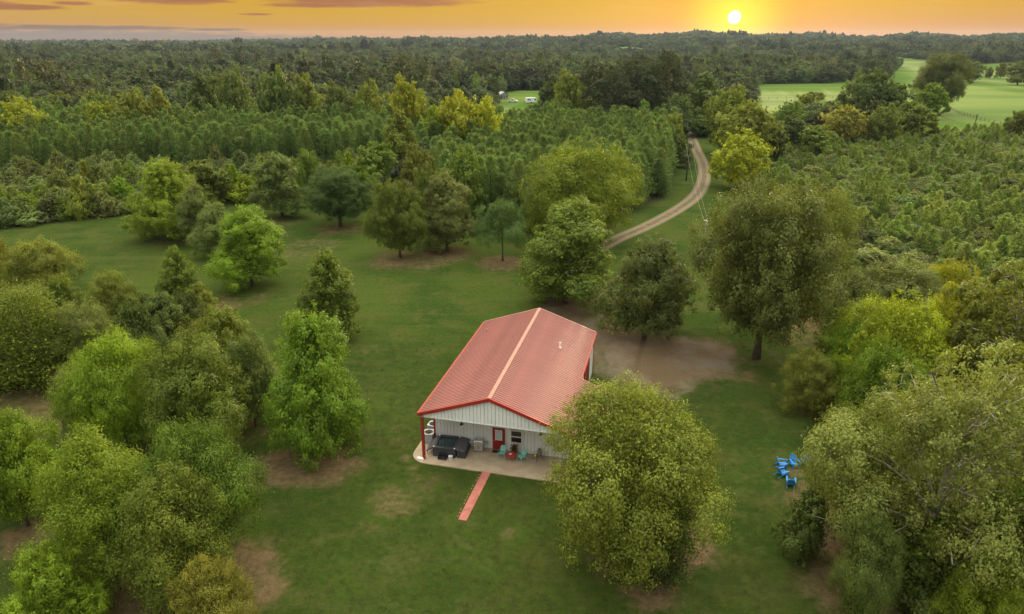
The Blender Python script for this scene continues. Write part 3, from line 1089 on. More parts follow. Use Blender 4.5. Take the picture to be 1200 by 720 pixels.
def condenser(a, b, rz, label):
    t = empty('air_conditioner')
    tag(t, label, 'air conditioner', 'air conditioner units beside the building')
    MB().bevel_box(-.42, .42, -.42, .42, 0.06, 0.84, 0.06).build('cabinet', MATS['ac_side'], t)
    for k in range(7):
        z = 0.14 + k * 0.09
        MB().box(-.36, .36, -.435, -.421, z, z + .03).build('louvre', MATS['ac_white'], t)
    MB().box(-.45, .45, -.45, .45, 0, .058).build('pad', MATS['grey_metal'], t)
    ring = MB()
    n = 20
    vs_ = []
    sq = []
    for k in range(n):
        an = 2 * math.pi * k / n
        c, s = math.cos(an), math.sin(an)
        q = 0.46 / max(abs(c), abs(s))
        q = min(q, 0.56)
        sq.append((c * q, s * q, .845))
        vs_.append((c * .37, s * .37, .845))
    up = [(x, y, .90) for x, y, z in sq] + [(x, y, .90) for x, y, z in vs_]
    allv = sq + vs_ + up
    fs = []
    for k in range(n):
        j = (k + 1) % n
        fs += [(k, j, 2 * n + j, 2 * n + k), (2 * n + k, 2 * n + j, 3 * n + j, 3 * n + k), (n + k, 3 * n + k, 3 * n + j, n + j)]
    ring.add(allv, fs).build('top_shroud', MATS['ac_white'], t)
    MB().cyl(0, 0, .842, .852, .368, 20).build('fan_well', MATS['black'], t)
    g = MB()
    for k in range(4):
        an = k * math.pi / 4
        g.tube([(-.33 * math.cos(an), -.33 * math.sin(an), .89), (.33 * math.cos(an), .33 * math.sin(an), .89)], 0.008, 4)
    g.tube([(.17 * math.cos(i * .5236), .17 * math.sin(i * .5236), .89) for i in range(13)], 0.008, 4)
    g.cyl(0, 0, .87, .9, .07, 10)
    g.build('fan_guard', MATS['black'], t)
    place(t, a, b, rz)


condenser(-0.42, 2.75, R(8), 'front one of two pale air conditioner units beside the building corner')
condenser(-0.52, 4.15, R(-4), 'rear one of two pale air conditioner units beside the building wall')
bn = empty('trash_bin')
tag(bn, 'small black bin between the air conditioner and the hot tub', 'bin')
MB().cyl(0, 0, 0, .62, .20, 12, .26).build('body', MATS['black'], bn)
MB().cyl(0, 0, .622, .70, .28, 12, .20).build('lid', MATS['rubber'], bn)
place(bn, 0.28, 2.42)


def grill():
    t = empty('gas_grill')
    tag(t, 'stainless steel gas grill against the porch wall', 'grill')
    MB().bevel_box(-.36, .36, -.26, .26, .12, .82, .02).build('cart', MATS['steel'], t)
    for s in (-1, 1):
        MB().box(s * .19 - .16, s * .19 + .16, -.285, -.262, .17, .68).build('cart_door', MATS['steel'], t)
        MB().tube([(s * .06, -.30, .35), (s * .06, -.30, .62)], .014, 6).build('door_handle', MATS['black'], t)
        MB().bevel_box(*sorted((s * .365, s * .78)), -.24, .22, .84, .88, .01).build('side_shelf', MATS['grey_metal'], t)
        for y in (-.2, .2):
            MB().tube([(s * .30 - .02, y, .06), (s * .30 + .02, y, .06)], .06, 10).build('wheel', MATS['rubber'], t)
    MB().box(-.36, .36, -.30, -.262, .70, .82).build('control_panel', MATS['steel'], t)
    for k in range(3):
        MB().tube([(-.2 + k * .2, -.30, .76), (-.2 + k * .2, -.345, .76)], .032, 8).build('knob', MATS['black'], t)
    MB().prism([(-.27, .83), (-.30, .96), (-.24, 1.10), (-.08, 1.20), (.14, 1.19), (.26, 1.08), (.27, .83)], 'x', -.37, .37).build('lid', MATS['steel'], t)
    MB().tube([(-.26, -.30, 1.02), (-.26, -.35, 1.02), (.26, -.35, 1.02), (.26, -.30, 1.02)], .016, 6).build('lid_handle', MATS['black'], t)
    return t


place(grill(), 4.25, 2.30, R(6))
mt = MB().bevel_box(-.36, .36, -.22, .22, 0, .02, .008).build('doormat', MATS['rubber'])
tag(mt, 'black doormat below the red door', 'doormat')
place(mt, 5.75, 2.50, 0, .092)


def patio_chair(col, name, label, slats=False):
    t = empty(name)
    tag(t, label, 'chair')
    m = MATS[col]
    sm = MATS[col]
    MB().prism([(-.26, .40), (.24, .36), (.25, .385), (-.26, .43)], 'x', -.26, .26).build('seat', sm, t)
    # scalloped shell back leaning away
    vs_, fs = [], []
    n = 7
    for d in (0, .025):
        for i in range(5):
            zz = .43 + i * .11
            yy = .25 + i * .035 + d
            half = .25 + .015 * math.sin(i)
            for k in range(n):
                u = -1 + 2 * k / (n - 1)
                z2 = zz + (0.05 * math.cos(u * 1.5) if i == 4 else 0)
                vs_.append((u * half, yy - .05 * u * u, z2))
    q = 5 * n
    for i in range(4):
        for k in range(n - 1):
            p = i * n + k
            fs += [(p, p + 1, p + n + 1, p + n), (q + p, q + p + n, q + p + n + 1, q + p + 1)]
    for i in range(4):
        fs += [(i * n, i * n + n, q + i * n + n, q + i * n), (i * n + n - 1, q + i * n + n - 1, q + i * n + 2 * n - 1, i * n + 2 * n - 1)]
    for k in range(n - 1):
        fs += [(k, q + k, q + k + 1, k + 1), (4 * n + k, 4 * n + k + 1, q + 4 * n + k + 1, q + 4 * n + k)]
    MB().add(vs_, fs).build('backrest', sm, t)
    for s in (-1, 1):
        MB().tube([(s * .29, -.24, 0), (s * .29, -.24, .58), (s * .29, .26, .60), (s * .28, .30, .62)], .018, 6).build('armrest', m, t)
        MB().tube([(s * .27, .24, .42), (s * .28, .42, 0.0)], .018, 6).build('leg', m, t)
        MB().tube([(s * .27, -.24, .36), (s * .28, -.27, 0.0)], .018, 6).build('leg', m, t)
    return t


place(patio_chair('turquoise', 'patio_chair', 'turquoise metal chair between the doormat and the red table'), 6.42, 1.86, R(-8))
place(patio_chair('turquoise', 'patio_chair', 'turquoise metal chair under the window turned towards the red table'), 8.12, 1.72, R(-38))
tb = empty('round_table')
tag(tb, 'small round red metal table between two turquoise chairs', 'table')
MB().cyl(0, 0, .50, .53, .42, 20).build('table_top', MATS['table_red'], tb)
MB().tube([(.42 * math.cos(i * math.pi / 12), .42 * math.sin(i * math.pi / 12), .515) for i in range(25)], .022, 6).build('rim', MATS['table_red'], tb)
for k in range(4):
    an = k * math.pi / 2 + .5
    MB().tube([(.30 * math.cos(an), .30 * math.sin(an), .50), (.36 * math.cos(an), .36 * math.sin(an), 0)], .018, 6).build('leg', MATS['table_red'], tb)
place(tb, 7.25, 1.58)
dish = MB().cyl(0, 0, 0, .035, .09, 12, .14).build('dish', MATS['white_paint'])
tag(dish, 'small white dish on the red table', 'dish')
place(dish, 7.20, 1.60, 0, .09 + .531)


def planter():
    t = empty('flower_pot')
    tag(t, 'potted plant with white and red flowers under the porch window', 'potted plant')
    MB().cyl(0, 0, 0, .40, .17, 14, .24).cyl(0, 0, .401, .45, .26, 14).build('pot', MATS['terracotta'], t)
    st_ = MB()
    rng = random.Random(3)
    for k in range(16):
        an, q = rng.uniform(0, 6.28), rng.uniform(.05, .33)
        st_.tube([(0, 0, .40), (q * .4 * math.cos(an), q * .4 * math.sin(an), .65), (q * math.cos(an), q * math.sin(an), rng.uniform(.7, 1.05))], .012, 4)
    st_.build('stem', MATS['bark'], t)
    lv = MB()
    for k in range(150):
        an, q, z = rng.uniform(0, 6.28), rng.uniform(.02, .36), rng.uniform(.42, 1.0)
        p = Vector((q * math.cos(an), q * math.sin(an), z))
        d = Vector((rng.uniform(-1, 1), rng.uniform(-1, 1), rng.uniform(-.2, .8))).normalized() * .09
        s = d.cross(Vector((0, 0, 1))).normalized() * .035
        lv.add([p - d, p + s, p + d, p - s], [(0, 1, 2, 3)])
    lv.build('foliage', MATS['leaf_rust'], t)
    for k in range(12):
        an, q, z = rng.uniform(0, 6.28), rng.uniform(.05, .34), rng.uniform(.75, 1.15)
        f = MB()
        for j in range(6):
            b = j * math.pi / 3
            x, y = q * math.cos(an), q * math.sin(an)
            f.add([(x, y, z), (x + .07 * math.cos(b - .4), y + .07 * math.sin(b - .4), z + .03), (x + .10 * math.cos(b), y + .10 * math.sin(b), z + .02), (x + .07 * math.cos(b + .4), y + .07 * math.sin(b + .4), z + .03)], [(0, 1, 2, 3)])
        f.build('flower', MATS['flower_white' if k % 2 else 'flower_red'], t)
    return t


place(planter(), 7.35, 2.35)
place(patio_chair('weathered', 'patio_chair', 'weathered brown chair at the wall beside the big round tree'), 9.35, 2.15, R(-40))


# ------------------------------------------------------------------ blue lawn chairs
def lawn_chair(col):
    t = empty('lawn_chair')
    m = MATS[col]
    for k in range(5):
        y = -.26 + k * .115
        z = .38 - k * .035
        MB().bevel_box(-.27, .27, y, y + .10, z - .02, z, .004).build('seat_slat', m, t)
    for k in range(5):
        x = -.24 + k * .12
        h = .80 - .06 * abs(k - 2)
        M = Matrix.Translation((x, .27, .22)) @ Matrix.Rotation(R(-25), 4, 'X')
        MB().bevel_box(-.055, .055, -.012, .012, 0, h, .005, M).build('back_slat', m, t)
    MB().box(-.28, .28, .34, .37, .48, .55).build('back_rail', m, t)
    for s in (-1, 1):
        MB().bevel_box(s * .34 - .065, s * .34 + .065, -.36, .42, .56, .585, .01).build('armrest', m, t)
        MB().box(s * .31 - .02, s * .31 + .02, -.34, -.25, 0, .56).build('leg', m, t)
        MB().prism([(-.25, .34), (-.25, .27), (.62, .0), (.72, 0.0), (.30, .22)], 'x', s * .285 - .013, s * .285 + .013).build('leg', m, t)
    MB().box(-.29, .29, -.30, -.28, .22, .36).build('apron', m, t)
    return t


blue = lawn_chair('chair_blue')
CH = [(917, 547, R(75), 'uppermost of the two overlapping blue lawn chairs by the bare patch'),
      (917, 557, R(108), 'lower of the two overlapping blue lawn chairs by the bare patch'),
      (931, 547, R(8), 'upright blue lawn chair facing the bare patch, near the leafy edge'),
      (944, 545, R(-40), 'blue lawn chair half hidden by leaves behind the fire-circle'),
      (926, 568, R(160), 'blue lawn chair below the bare patch with its back turned')]
for i, (px, py, rz, lb) in enumerate(CH):
    o = blue if i == 0 else copy_tree(blue)
    o.location = tuple(P(px, py))
    o.rotation_euler = (0, 0, rz)
    o.scale = (0.92, 0.92, 0.92)
    tag(o, lb, 'lawn chair', 'blue lawn chairs in a circle')
o = lawn_chair('chair_teal')
o.location = tuple(P(972, 564))
o.rotation_euler = (0, 0, R(-80))
tag(o, 'turquoise lawn chair glimpsed through the branches of the pale-limbed tree', 'lawn chair', 'blue lawn chairs in a circle')


# ------------------------------------------------------------------ poles, wires, fences, far vehicles
def pole(base, h, label, mat, arm=True):
    t = empty('utility_pole', tuple(base))
    tag(t, label, 'utility pole')
    MB().tube([(0, 0, -.2), (0, 0, h)], [.19, .13], 8).build('post', MATS[mat], t)
    if arm:
        MB().box(-.9, .9, -.06, .06, h - .7, h - .58).build('crossarm', MATS[mat], t)
        for x in (-.8, .8):
            MB().cyl(x, 0, h - .58, h - .42, .05, 8).build('insulator', MATS['white_paint'], t)
    else:
        MB().cyl(.22, 0, h - .9, h - .25, .20, 10).build('transformer', MATS['ac_white'], t)
        MB().box(-.35, .35, -.04, .04, h - .18, h - .08).build('crossarm', MATS['ac_white'], t)
    return t


b1 = P(804, 212)
h1 = top_height(b1, 168)
pole(b1, h1, 'dark wooden utility pole beside the curving gravel driveway', 'pole_wood')
b2 = P(823, 300)
h2 = top_height(b2, 258)
pole(b2, h2, 'pale service pole at the edge of the big dark oak', 'wire_grey', False)
for k, dx in enumerate((-.3, .3)):
    a = Vector(b1) + Vector((dx * 2.6, 0, h1 - .45))
    b = Vector(b2) + Vector((dx, 0, h2 - .1))
    pts = [a.lerp(b, s / 14) - Vector((0, 0, 1.2 * 4 * (s / 14) * (1 - s / 14))) for s in range(15)]
    tag(MB().tube(pts, .012, 4).build('overhead_wire', MATS['wire_grey']), ('thin overhead wire, left-hand strand between the two poles', 'thin overhead wire, right-hand strand between the two poles')[k], 'wire', 'service wires')


def fence(pts, step, label, h=1.3):
    pts = catmull([P(*p)[:2] for p in pts], 10)
    seg = np.r_[0, np.cumsum(np.linalg.norm(np.diff(pts, axis=0), axis=1))]
    n = int(seg[-1] / step)
    z = lambda p: float(terrain(p[0], p[1]))
    c0 = pts[0]
    t = empty('field_fence', (c0[0], c0[1], z(c0)))
    tag(t, label, 'fence')
    pm = MB().tube([(0, 0, -.2), (0, 0, h)], .11, 6).mesh('post', MATS['weathered'])
    tops = []
    for k in range(n + 1):
        s = k * step
        p = np.array([np.interp(s, seg, pts[:, 0]), np.interp(s, seg, pts[:, 1])])
        q = (p[0] - c0[0], p[1] - c0[1], z(p) - z(c0))
        tops.append(q)
        link('post', pm, t, q)
    for hh in (.45, .85, 1.2):
        MB().tube([(x, y, zz + hh) for x, y, zz in tops], .035, 4).build('wire', MATS['weathered'], t)


fence([(1098, 117), (1108, 125), (1124, 133), (1146, 140), (1172, 146), (1210, 150)], 4.2, 'curved post fence along the bright pasture at the right')
fence([(880, 117), (920, 116), (955, 115.5), (1000, 115)], 6.0, 'straight post fence crossing the pasture behind the driveway trees')
b3 = P(1141, 152)
pole(b3, top_height(b3, 134), 'lone utility pole below the curved pasture fence', 'pole_wood')


def pickup(name, label, col, base, rz):
    t = empty(name, tuple(base), rz)
    tag(t, label, 'truck')
    MB().prism([(-2.6, .45), (-2.6, .95), (-2.5, 1.05), (-1.25, 1.12), (-.7, 1.75), (.75, 1.78), (.95, 1.15), (2.6, 1.12), (2.65, .45)], 'x', -.92, .92).build('body', MATS[col], t)
    MB().prism([(-1.12, 1.15), (-.66, 1.66), (.66, 1.69), (.82, 1.15)], 'x', -.935, .935).build('side_window', MATS['dark_glass'], t)
    MB().prism([(-1.30, 1.12), (-.78, 1.73), (-.76, 1.71), (-1.26, 1.10)], 'x', -.80, .80).build('windscreen', MATS['dark_glass'], t)
    MB().box(-.78, .78, 1.05, 2.5, 1.121, 1.135).build('load_bed', MATS['rubber'], t)
    for y in (-1.65, 1.7):
        for s in (-1, 1):
            w = MB().tube([(s * .72, y, .38), (s * .96, y, .38)], .38, 14).build('wheel', MATS['rubber'], t)
            MB().tube([(s * .961, y, .38), (s * .975, y, .38)], .20, 10).build('rim', MATS['steel'], w)
    for s in (-1, 1):
        MB().box(s * .7 - .16, s * .7 + .16, -2.615, -2.6, .72, .9).build('headlight', MATS['white_paint'], t)
    return t


pickup('pickup_truck', 'white pickup parked on the dirt beside the camper clearing', 'car_white', P(601, 120), R(70))
pickup('pickup_truck', 'white truck parked in the pasture behind the dark bushes', 'car_white', P(984, 126), R(80))


def camper():
    b = P(622, 121)
    t = empty('camper_trailer', tuple(b), R(12))
    tag(t, 'white camper trailer parked in the far grassy clearing', 'camper')
    MB().prism([(-2.9, .55), (-3.1, 1.3), (-2.7, 2.7), (-2.4, 2.9), (2.6, 2.9), (2.9, 2.7), (2.95, .55)], 'y', -1.2, 1.2).build('body', MATS['camper_white'], t)
    for x, w in ((-2.0, .9), (-.9, .6), (1.7, 1.0)):
        MB().box(x, x + w, -1.225, -1.201, 1.5, 2.2).build('window', MATS['dark_glass'], t)
    MB().box(.4, 1.15, -1.23, -1.201, .65, 2.5).build('door', MATS['white_paint'], t)
    for s in (-1, 1):
        MB().tube([(.2, s * 1.05, .36), (.2, s * 1.23, .36)], .36, 12).build('wheel', MATS['rubber'], t)
    MB().tube([(-2.9, 0, .5), (-4.2, 0, .45)], .07, 6).build('tow_bar', MATS['black'], t)
    MB().box(-.4, .6, -.4, .4, 2.901, 3.15).build('roof_unit', MATS['white_paint'], t)


camper()


def shed(name, label, cat, base, rz, w, l, h, wallm, roofm):
    t = empty(name, tuple(base), rz)
    tag(t, label, cat)
    wl = MB().prism([(-w / 2, 0), (w / 2, 0), (w / 2, h), (0, h + w * .28), (-w / 2, h)], 'y', -l / 2, l / 2).build('wall', MATS[wallm], t)
    for s in (-1, 1):
        MB().prism([(0, h + w * .28 + .14), (s * (w / 2 + .4), h - .12 + .02), (s * (w / 2 + .4), h - .24), (0, h + w * .28 + .02)], 'y', -l / 2 - .4, l / 2 + .4).build('roof', MATS[roofm], t)
    d = MB().box(-.6, .6, -l / 2 - .05, -l / 2 - .01, 0, 2.1).build('door', MATS['weathered'], t)
    for s in (-1, 1):
        MB().box(s * w * .3 - .4, s * w * .3 + .4, -l / 2 - .05, -l / 2 - .01, 1.0, 1.9).build('window', MATS['dark_glass'], t)


shed('farm_shed', 'small grey shed at the edge of the camper clearing', 'shed', P(589, 116), R(20), 5, 6, 2.6, 'shed_grey', 'grey_metal')
shed('farm_barn', 'distant white-roofed barn in the fields below the ridge', 'barn', np.array([200.0, 1790.0, float(terrain(200.0, 1790.0))]), R(75), 10, 20, 4, 'white_paint', 'white_paint')
shed('farm_barn', 'distant white barn deep in the woods at the far left', 'barn', P(40, 66), R(60), 8, 14, 9.5, 'white_paint', 'white_paint')

# ------------------------------------------------------------------ trees: generators
def unit(v):
    return v / np.maximum(np.linalg.norm(v, axis=-1, keepdims=True), 1e-9)


def leaf_mesh(name, p, n, s, tint, mat, asp=0.55, tang=None, rng=RNG):
    """p centres, n normals, s half lengths: one bent rhomb per leaf spray"""
    k = len(p)
    n = unit(n)
    if tang is None:
        tang = rng.normal(size=(k, 3))
    t = unit(np.cross(n, tang)) if tang is not None else None
    b = np.cross(n, t)
    s = s[:, None]
    bend = n * s * 0.28
    w = asp * (0.75 + 0.5 * rng.random((k, 1)))
    co = np.empty((k, 4, 3), np.float32)
    co[:, 0] = p + t * s - bend
    co[:, 1] = p + b * s * w
    co[:, 2] = p - t * s - bend
    co[:, 3] = p - b * s * w
    me = bpy.data.meshes.new(name)
    me.vertices.add(k * 4)
    me.vertices.foreach_set('co', co.ravel())
    me.loops.add(k * 4)
    me.loops.foreach_set('vertex_index', np.arange(k * 4, dtype=np.int32))
    me.polygons.add(k)
    me.polygons.foreach_set('loop_start', np.arange(0, k * 4, 4, dtype=np.int32))
    at = me.attributes.new('tint', 'FLOAT', 'POINT')
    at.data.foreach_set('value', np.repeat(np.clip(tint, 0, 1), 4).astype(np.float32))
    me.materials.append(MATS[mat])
    me.update()
    me.validate()
    return me


PROF = {
    'round': lambda t: np.sqrt(np.clip(1 - ((t - 0.40) / 0.63) ** 2, 0, 1)) * np.clip(0.62 + t * 2.2, 0, 1),
    'oval': lambda t: np.clip(0.58 + t * 1.9, 0, 1) * np.clip(1.02 - t, 0, 1) ** 0.55 * 1.16,
    'cone': lambda t: np.clip((1.03 - t) ** 0.72 * np.clip(0.5 + t * 4, 0, 1), 0, 1),
    'oak': lambda t: np.sqrt(np.clip(1 - ((t - 0.48) / 0.56) ** 2, 0, 1)) * np.clip(0.60 + t * 1.6, 0, 1),
    'vase': lambda t: np.sqrt(np.clip(1 - ((t - 0.60) / 0.46) ** 2, 0, 1)) * np.clip(0.30 + t * 1.2, 0, 1),
    'dome': lambda t: np.sqrt(np.clip(1 - (t - 0.1) ** 2 / 0.88, 0, 1)),
}


def crown_points(rng, H, rad, z0, prof, ncl, nleaf, lump, inner=0.2, up=0.35, squash=0.8, shell=0.30, irregular=0.20, sub=11, tuft=0.36, stray=0.07):
    """boughs on the crown's envelope, tufts on the boughs, leaves round the tufts"""
    f = PROF[prof]
    t = ((np.arange(ncl) + rng.random(ncl)) / ncl) ** 0.92
    an = np.arange(ncl) * 2.39996 + rng.random(ncl) * 0.9
    ph = rng.random(6) * 6.28
    side = (1 + irregular * (0.25 * np.sin(an + ph[0]) * np.cos(t * 4 + ph[1]) + 0.6 * np.sin(an * 2 + ph[2]) * np.cos(t * 6 + ph[3]) + 0.5 * np.sin(an * 3 + ph[4] + t * 5))
            + irregular * 0.45 * rng.normal(size=ncl))
    side = np.clip(side, 0.6, 1.3)
    rr = rad * f(t) * (0.48 + 0.42 * np.sqrt(rng.random(ncl))) * side
    rc = rad * lump * (0.5 + 1.0 * rng.random(ncl) ** 1.5) * (0.55 + 0.45 * np.clip(f(t), 0, 1))
    zc = z0 + (H - z0) * t - rc * 0.55 * squash * (t > 0.7)
    c = np.stack([rr * np.cos(an), rr * np.sin(an), zc], -1)
    # tufts
    w = rc ** 2
    ns = np.maximum(2, (sub * ncl * w / w.sum())).astype(int)
    bi = np.repeat(np.arange(ncl), ns)
    m = len(bi)
    ob = np.stack([np.cos(an), np.sin(an), np.zeros(ncl)], -1)[bi]
    d = unit(rng.normal(size=(m, 3)) + 0.6 * ob * np.clip(rr[bi] / rad, 0, 1)[:, None] + np.array([0, 0, up]))
    q = c[bi] + d * (rc[bi] * (1 - shell * rng.random(m) ** 1.6))[:, None] * np.array([1, 1, squash])
    rt = rc[bi] * tuft * (0.6 + 0.8 * rng.random(m))
    # leaves
    w = rt ** 2
    cnt = np.maximum(2, nleaf * (1 - inner - stray) * w / w.sum()).astype(int)
    ti = np.repeat(np.arange(m), cnt)
    k = len(ti)
    dl = unit(rng.normal(size=(k, 3)) + 0.55 * d[ti])
    p = q[ti] + dl * (rt[ti] * (0.35 + 0.75 * rng.random(k)))[:, None]
    n = dl * 0.75 + d[ti] * 0.55 + rng.normal(size=(k, 3)) * 0.24 + np.array([0, 0, 0.25])
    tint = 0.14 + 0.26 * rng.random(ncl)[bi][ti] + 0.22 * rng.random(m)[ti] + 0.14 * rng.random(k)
    # strays that fray the outline
    e = int(nleaf * stray)
    if e:
        pick = rng.integers(0, m, e)
        p = np.vstack([p, q[pick] + unit(rng.normal(size=(e, 3)) + d[pick] * 0.9) * (rt[pick] * (1.0 + 0.7 * rng.random(e)))[:, None]])
        n = np.vstack([n, d[pick] + rng.normal(size=(e, 3)) * .4 + np.array([0, 0, .3])])
        tint = np.r_[tint, 0.2 + 0.5 * rng.random(e)]
        k += e
    # inner fill so that the crown is not see-through
    g = int(nleaf * inner)
    if g:
        ti = 0.06 + 0.84 * rng.random(g)
        ai = rng.random(g) * 6.283
        ri = rad * f(ti) * 0.78 * np.sqrt(rng.random(g))
        p = np.vstack([p, np.stack([ri * np.cos(ai), ri * np.sin(ai), z0 + (H - z0) * ti], -1)])
        n = np.vstack([n, rng.normal(size=(g, 3)) + np.array([0, 0, .6])])
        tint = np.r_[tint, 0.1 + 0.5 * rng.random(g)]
    return p, n, tint, c, rc, k


def trunk_mesh(name, rng, H, r0, top, limbs, mat, wob=0.12, n=7, limb_r=0.4, bare=()):
    mb = MB()
    zs = np.linspace(-0.25, top, 7)
    xy = np.cumsum(rng.normal(size=(7, 2)) * wob * 0.35, axis=0) - 0
    xy[:2] = 0
    pts = [(xy[i, 0], xy[i, 1], zs[i]) for i in range(7)]
    rad = [r0 * (1.35 if i == 0 else 1) * (1 - 0.72 * i / 6) for i in range(7)]
    mb.tube(pts, rad, n)
    for q in limbs:
        q = np.asarray(q)
        zb = max(0.12 * H, min(top * 0.92, q[2] - np.hypot(q[0], q[1]) * (0.55 + 0.3 * rng.random())))
        x0 = np.interp(zb, zs, xy[:, 0])
        y0 = np.interp(zb, zs, xy[:, 1])
        a = np.array([x0, y0, zb])
        m1 = a + (q - a) * 0.35 + rng.normal(size=3) * 0.12 * wob * 6 + np.array([0, 0, 0.12 * np.linalg.norm(q - a)])
        m2 = a + (q - a) * 0.7 + rng.normal(size=3) * 0.12 * wob * 6 + np.array([0, 0, 0.08 * np.linalg.norm(q - a)])
        rb = r0 * limb_r * (1 - 0.5 * zb / H)
        mb.tube([a, m1, m2, q], [rb, rb * .7, rb * .45, rb * .18], 5, False)
    for q, rq in bare:
        # crooked bare limbs that surface between the tufts, with a few twigs
        outd = unit(np.array([q[0], q[1], 0.25 * H * rng.random()]))
        side = unit(np.cross(outd, np.array([0, 0, 1.0])) * rng.choice([-1, 1]) + rng.normal(size=3) * 0.4)
        p = q + outd * rq * 0.45 - side * rq * 0.9
        pts_ = [q * np.array([.35, .35, .85]), p]
        for _ in range(5):
            p = p + (side * 0.60 + outd * 0.06 + rng.normal(size=3) * 0.34) * rq * 0.5
            pts_.append(p)
        rb = r0 * 0.10
        mb.tube(pts_, [rb * (1.3 - 0.17 * w) for w in range(len(pts_))], 5, False)
        for w in range(2, len(pts_)):
            e = pts_[w] + unit(rng.normal(size=3) + outd * 0.2) * rq * (0.3 + 0.5 * rng.random())
            m_ = (pts_[w] + e) / 2 + rng.normal(size=3) * 0.12 * rq
            mb.tube([pts_[w], m_, e], [rb * .5, rb * .35, rb * .15], 4, False)
    return mb.mesh(name, MATS[mat], True)


PROTO = {}


def broadleaf(key, seed, H, rad, z0, prof, ncl, nleaf, leaf, lump, mat, bark='bark', r0=None, nlimb=14, **kw):
    rng = np.random.default_rng(seed)
    asp = kw.pop('asp', 0.55)
    limb_out = kw.pop('limb_out', 0.75)
    bare = kw.pop('bare', 0)
    p, n, tint, c, rc, k = crown_points(rng, H, rad, z0, prof, ncl, nleaf, lump, **kw)
    s = leaf * (0.5 + 1.05 * rng.random(len(p)) ** 1.6)
    s[k:] *= 1.5
    mid_ = p.mean(0) * np.array([1, 1, 0])
    p, c = p - mid_, c - mid_
    real_rad = float(np.quantile(np.hypot(p[:, 0], p[:, 1]), 0.955))
    real_h = float(np.quantile(p[:, 2], 0.997))
    cm = leaf_mesh('crown', p, n, s, tint, mat, asp, rng=rng)
    pick = rng.choice(len(c), min(nlimb, len(c)), replace=False)
    limbs = [c[i] * np.array([limb_out, limb_out, 1.0]) + np.array([0, 0, rc[i] * .2]) for i in pick]
    tm = trunk_mesh('trunk', rng, H, r0 or H * 0.018, H * 0.72, limbs, bark, bare=[(c[q], rc[q]) for q in rng.choice(len(c), min(bare, len(c)), replace=False)])
    PROTO[key] = (cm, tm, real_h, real_rad)


def conifer(key, seed, H, rad, z0, nw, nb, nt, leaf, mat, power=0.8, rise=0.25, bark='bark_dark', asp=0.30, clump=0.16):
    """whorls of branches carrying upturned tufts of needles"""
    rng = np.random.default_rng(seed)
    ps, ns, tg, ss, tt = [], [], [], [], []
    for w in range(nw):
        u = (w + 0.5 * rng.random()) / nw
        z = z0 + (H * 0.97 - z0) * u
        L = rad * (1 - u) ** power * np.clip(0.55 + u * 3, 0, 1) + 0.12 * rad
        for b in range(nb):
            an = b * 2 * math.pi / nb + w * 1.1 + rng.normal() * 0.25
            lb = L * (0.75 + 0.45 * rng.random())
            dr = np.array([math.cos(an), math.sin(an), rise])
            ct = rng.random()
            k = nt
            q = 0.42 + 0.62 * rng.random(k) ** 0.8
            pp = np.array([0, 0, z]) + dr * (lb * q)[:, None] + rng.normal(size=(k, 3)) * clump * rad * 0.5
            d = unit(dr * 1.0 + np.array([0, 0, 0.42]) + rng.normal(size=(k, 3)) * 0.5)
            ps.append(pp)
            tg.append(d)
            ns.append(rng.normal(size=(k, 3)) * 0.55 + dr * 0.3 + np.array([0, 0, 1.1]))
            ss.append(leaf * (0.6 + 0.7 * rng.random(k)) * (0.6 + 0.4 * (1 - u)))
            tt.append(0.4 * ct + 0.6 * rng.random(k))
    # leader shoot
    k = max(8, nt * 2)
    ps.append(np.array([0, 0, H * 0.95]) + rng.normal(size=(k, 3)) * np.array([.05 * rad, .05 * rad, .03 * H]))
    tg.append(np.array([0, 0, 1.0]) + rng.normal(size=(k, 3)) * .35)
    ns.append(rng.normal(size=(k, 3)))
    ss.append(leaf * 0.7 * np.ones(k))
    tt.append(rng.random(k))
    p, n, tg, s, tt = (np.concatenate(q) for q in (ps, ns, tg, ss, tt))
    d = unit(tg)
    n = unit(n - d * (n * d).sum(-1, keepdims=True))
    cm = leaf_mesh('crown', p, n, s, tt, mat, asp, tang=np.cross(d, n), rng=rng)
    mb = MB().tube([(0, 0, -.2), (0, 0, H * .5), (0, 0, H * .95)], [H * .014, H * .009, H * .002], 6)
    tm = mb.mesh('trunk', MATS[bark], True)
    PROTO[key] = (cm, tm, H, rad)


# near trees (fine leaves)
broadleaf('round_a', 11, 12, 5.0, 1.3, 'round', 76, 80000, 0.090, 0.29, 'leaf_green', irregular=.20)
broadleaf('round_b', 12, 12, 5.0, 1.0, 'round', 60, 80000, 0.090, 0.33, 'leaf_green', irregular=.20, sub=14)
broadleaf('great_a', 28, 12, 5.0, 0.9, 'round', 80, 100000, 0.078, 0.28, 'leaf_olive', irregular=.12, sub=14, tuft=.34)
broadleaf('oval_a', 13, 12, 4.2, 1.1, 'oval', 84, 60000, 0.095, 0.27, 'leaf_green', irregular=.14)
broadleaf('oval_b', 14, 12, 4.2, 1.1, 'oval', 60, 62000, 0.095, 0.32, 'leaf_green', irregular=.18)
broadleaf('cone_a', 15, 10, 3.0, 0.7, 'oval', 64, 36000, 0.095, 0.28, 'leaf_green', irregular=.12)
broadleaf('clumpy_a', 27, 12, 4.4, 0.6, 'oval', 52, 76000, 0.090, 0.33, 'leaf_bright', irregular=.24, sub=16, tuft=.29, shell=.22)
broadleaf('feather_a', 16, 12, 4.6, 0.8, 'oval', 80, 64000, 0.105, 0.26, 'leaf_green', asp=.28, up=.8, irregular=.30, squash=1.2, shell=.6, tuft=.48, stray=.14)
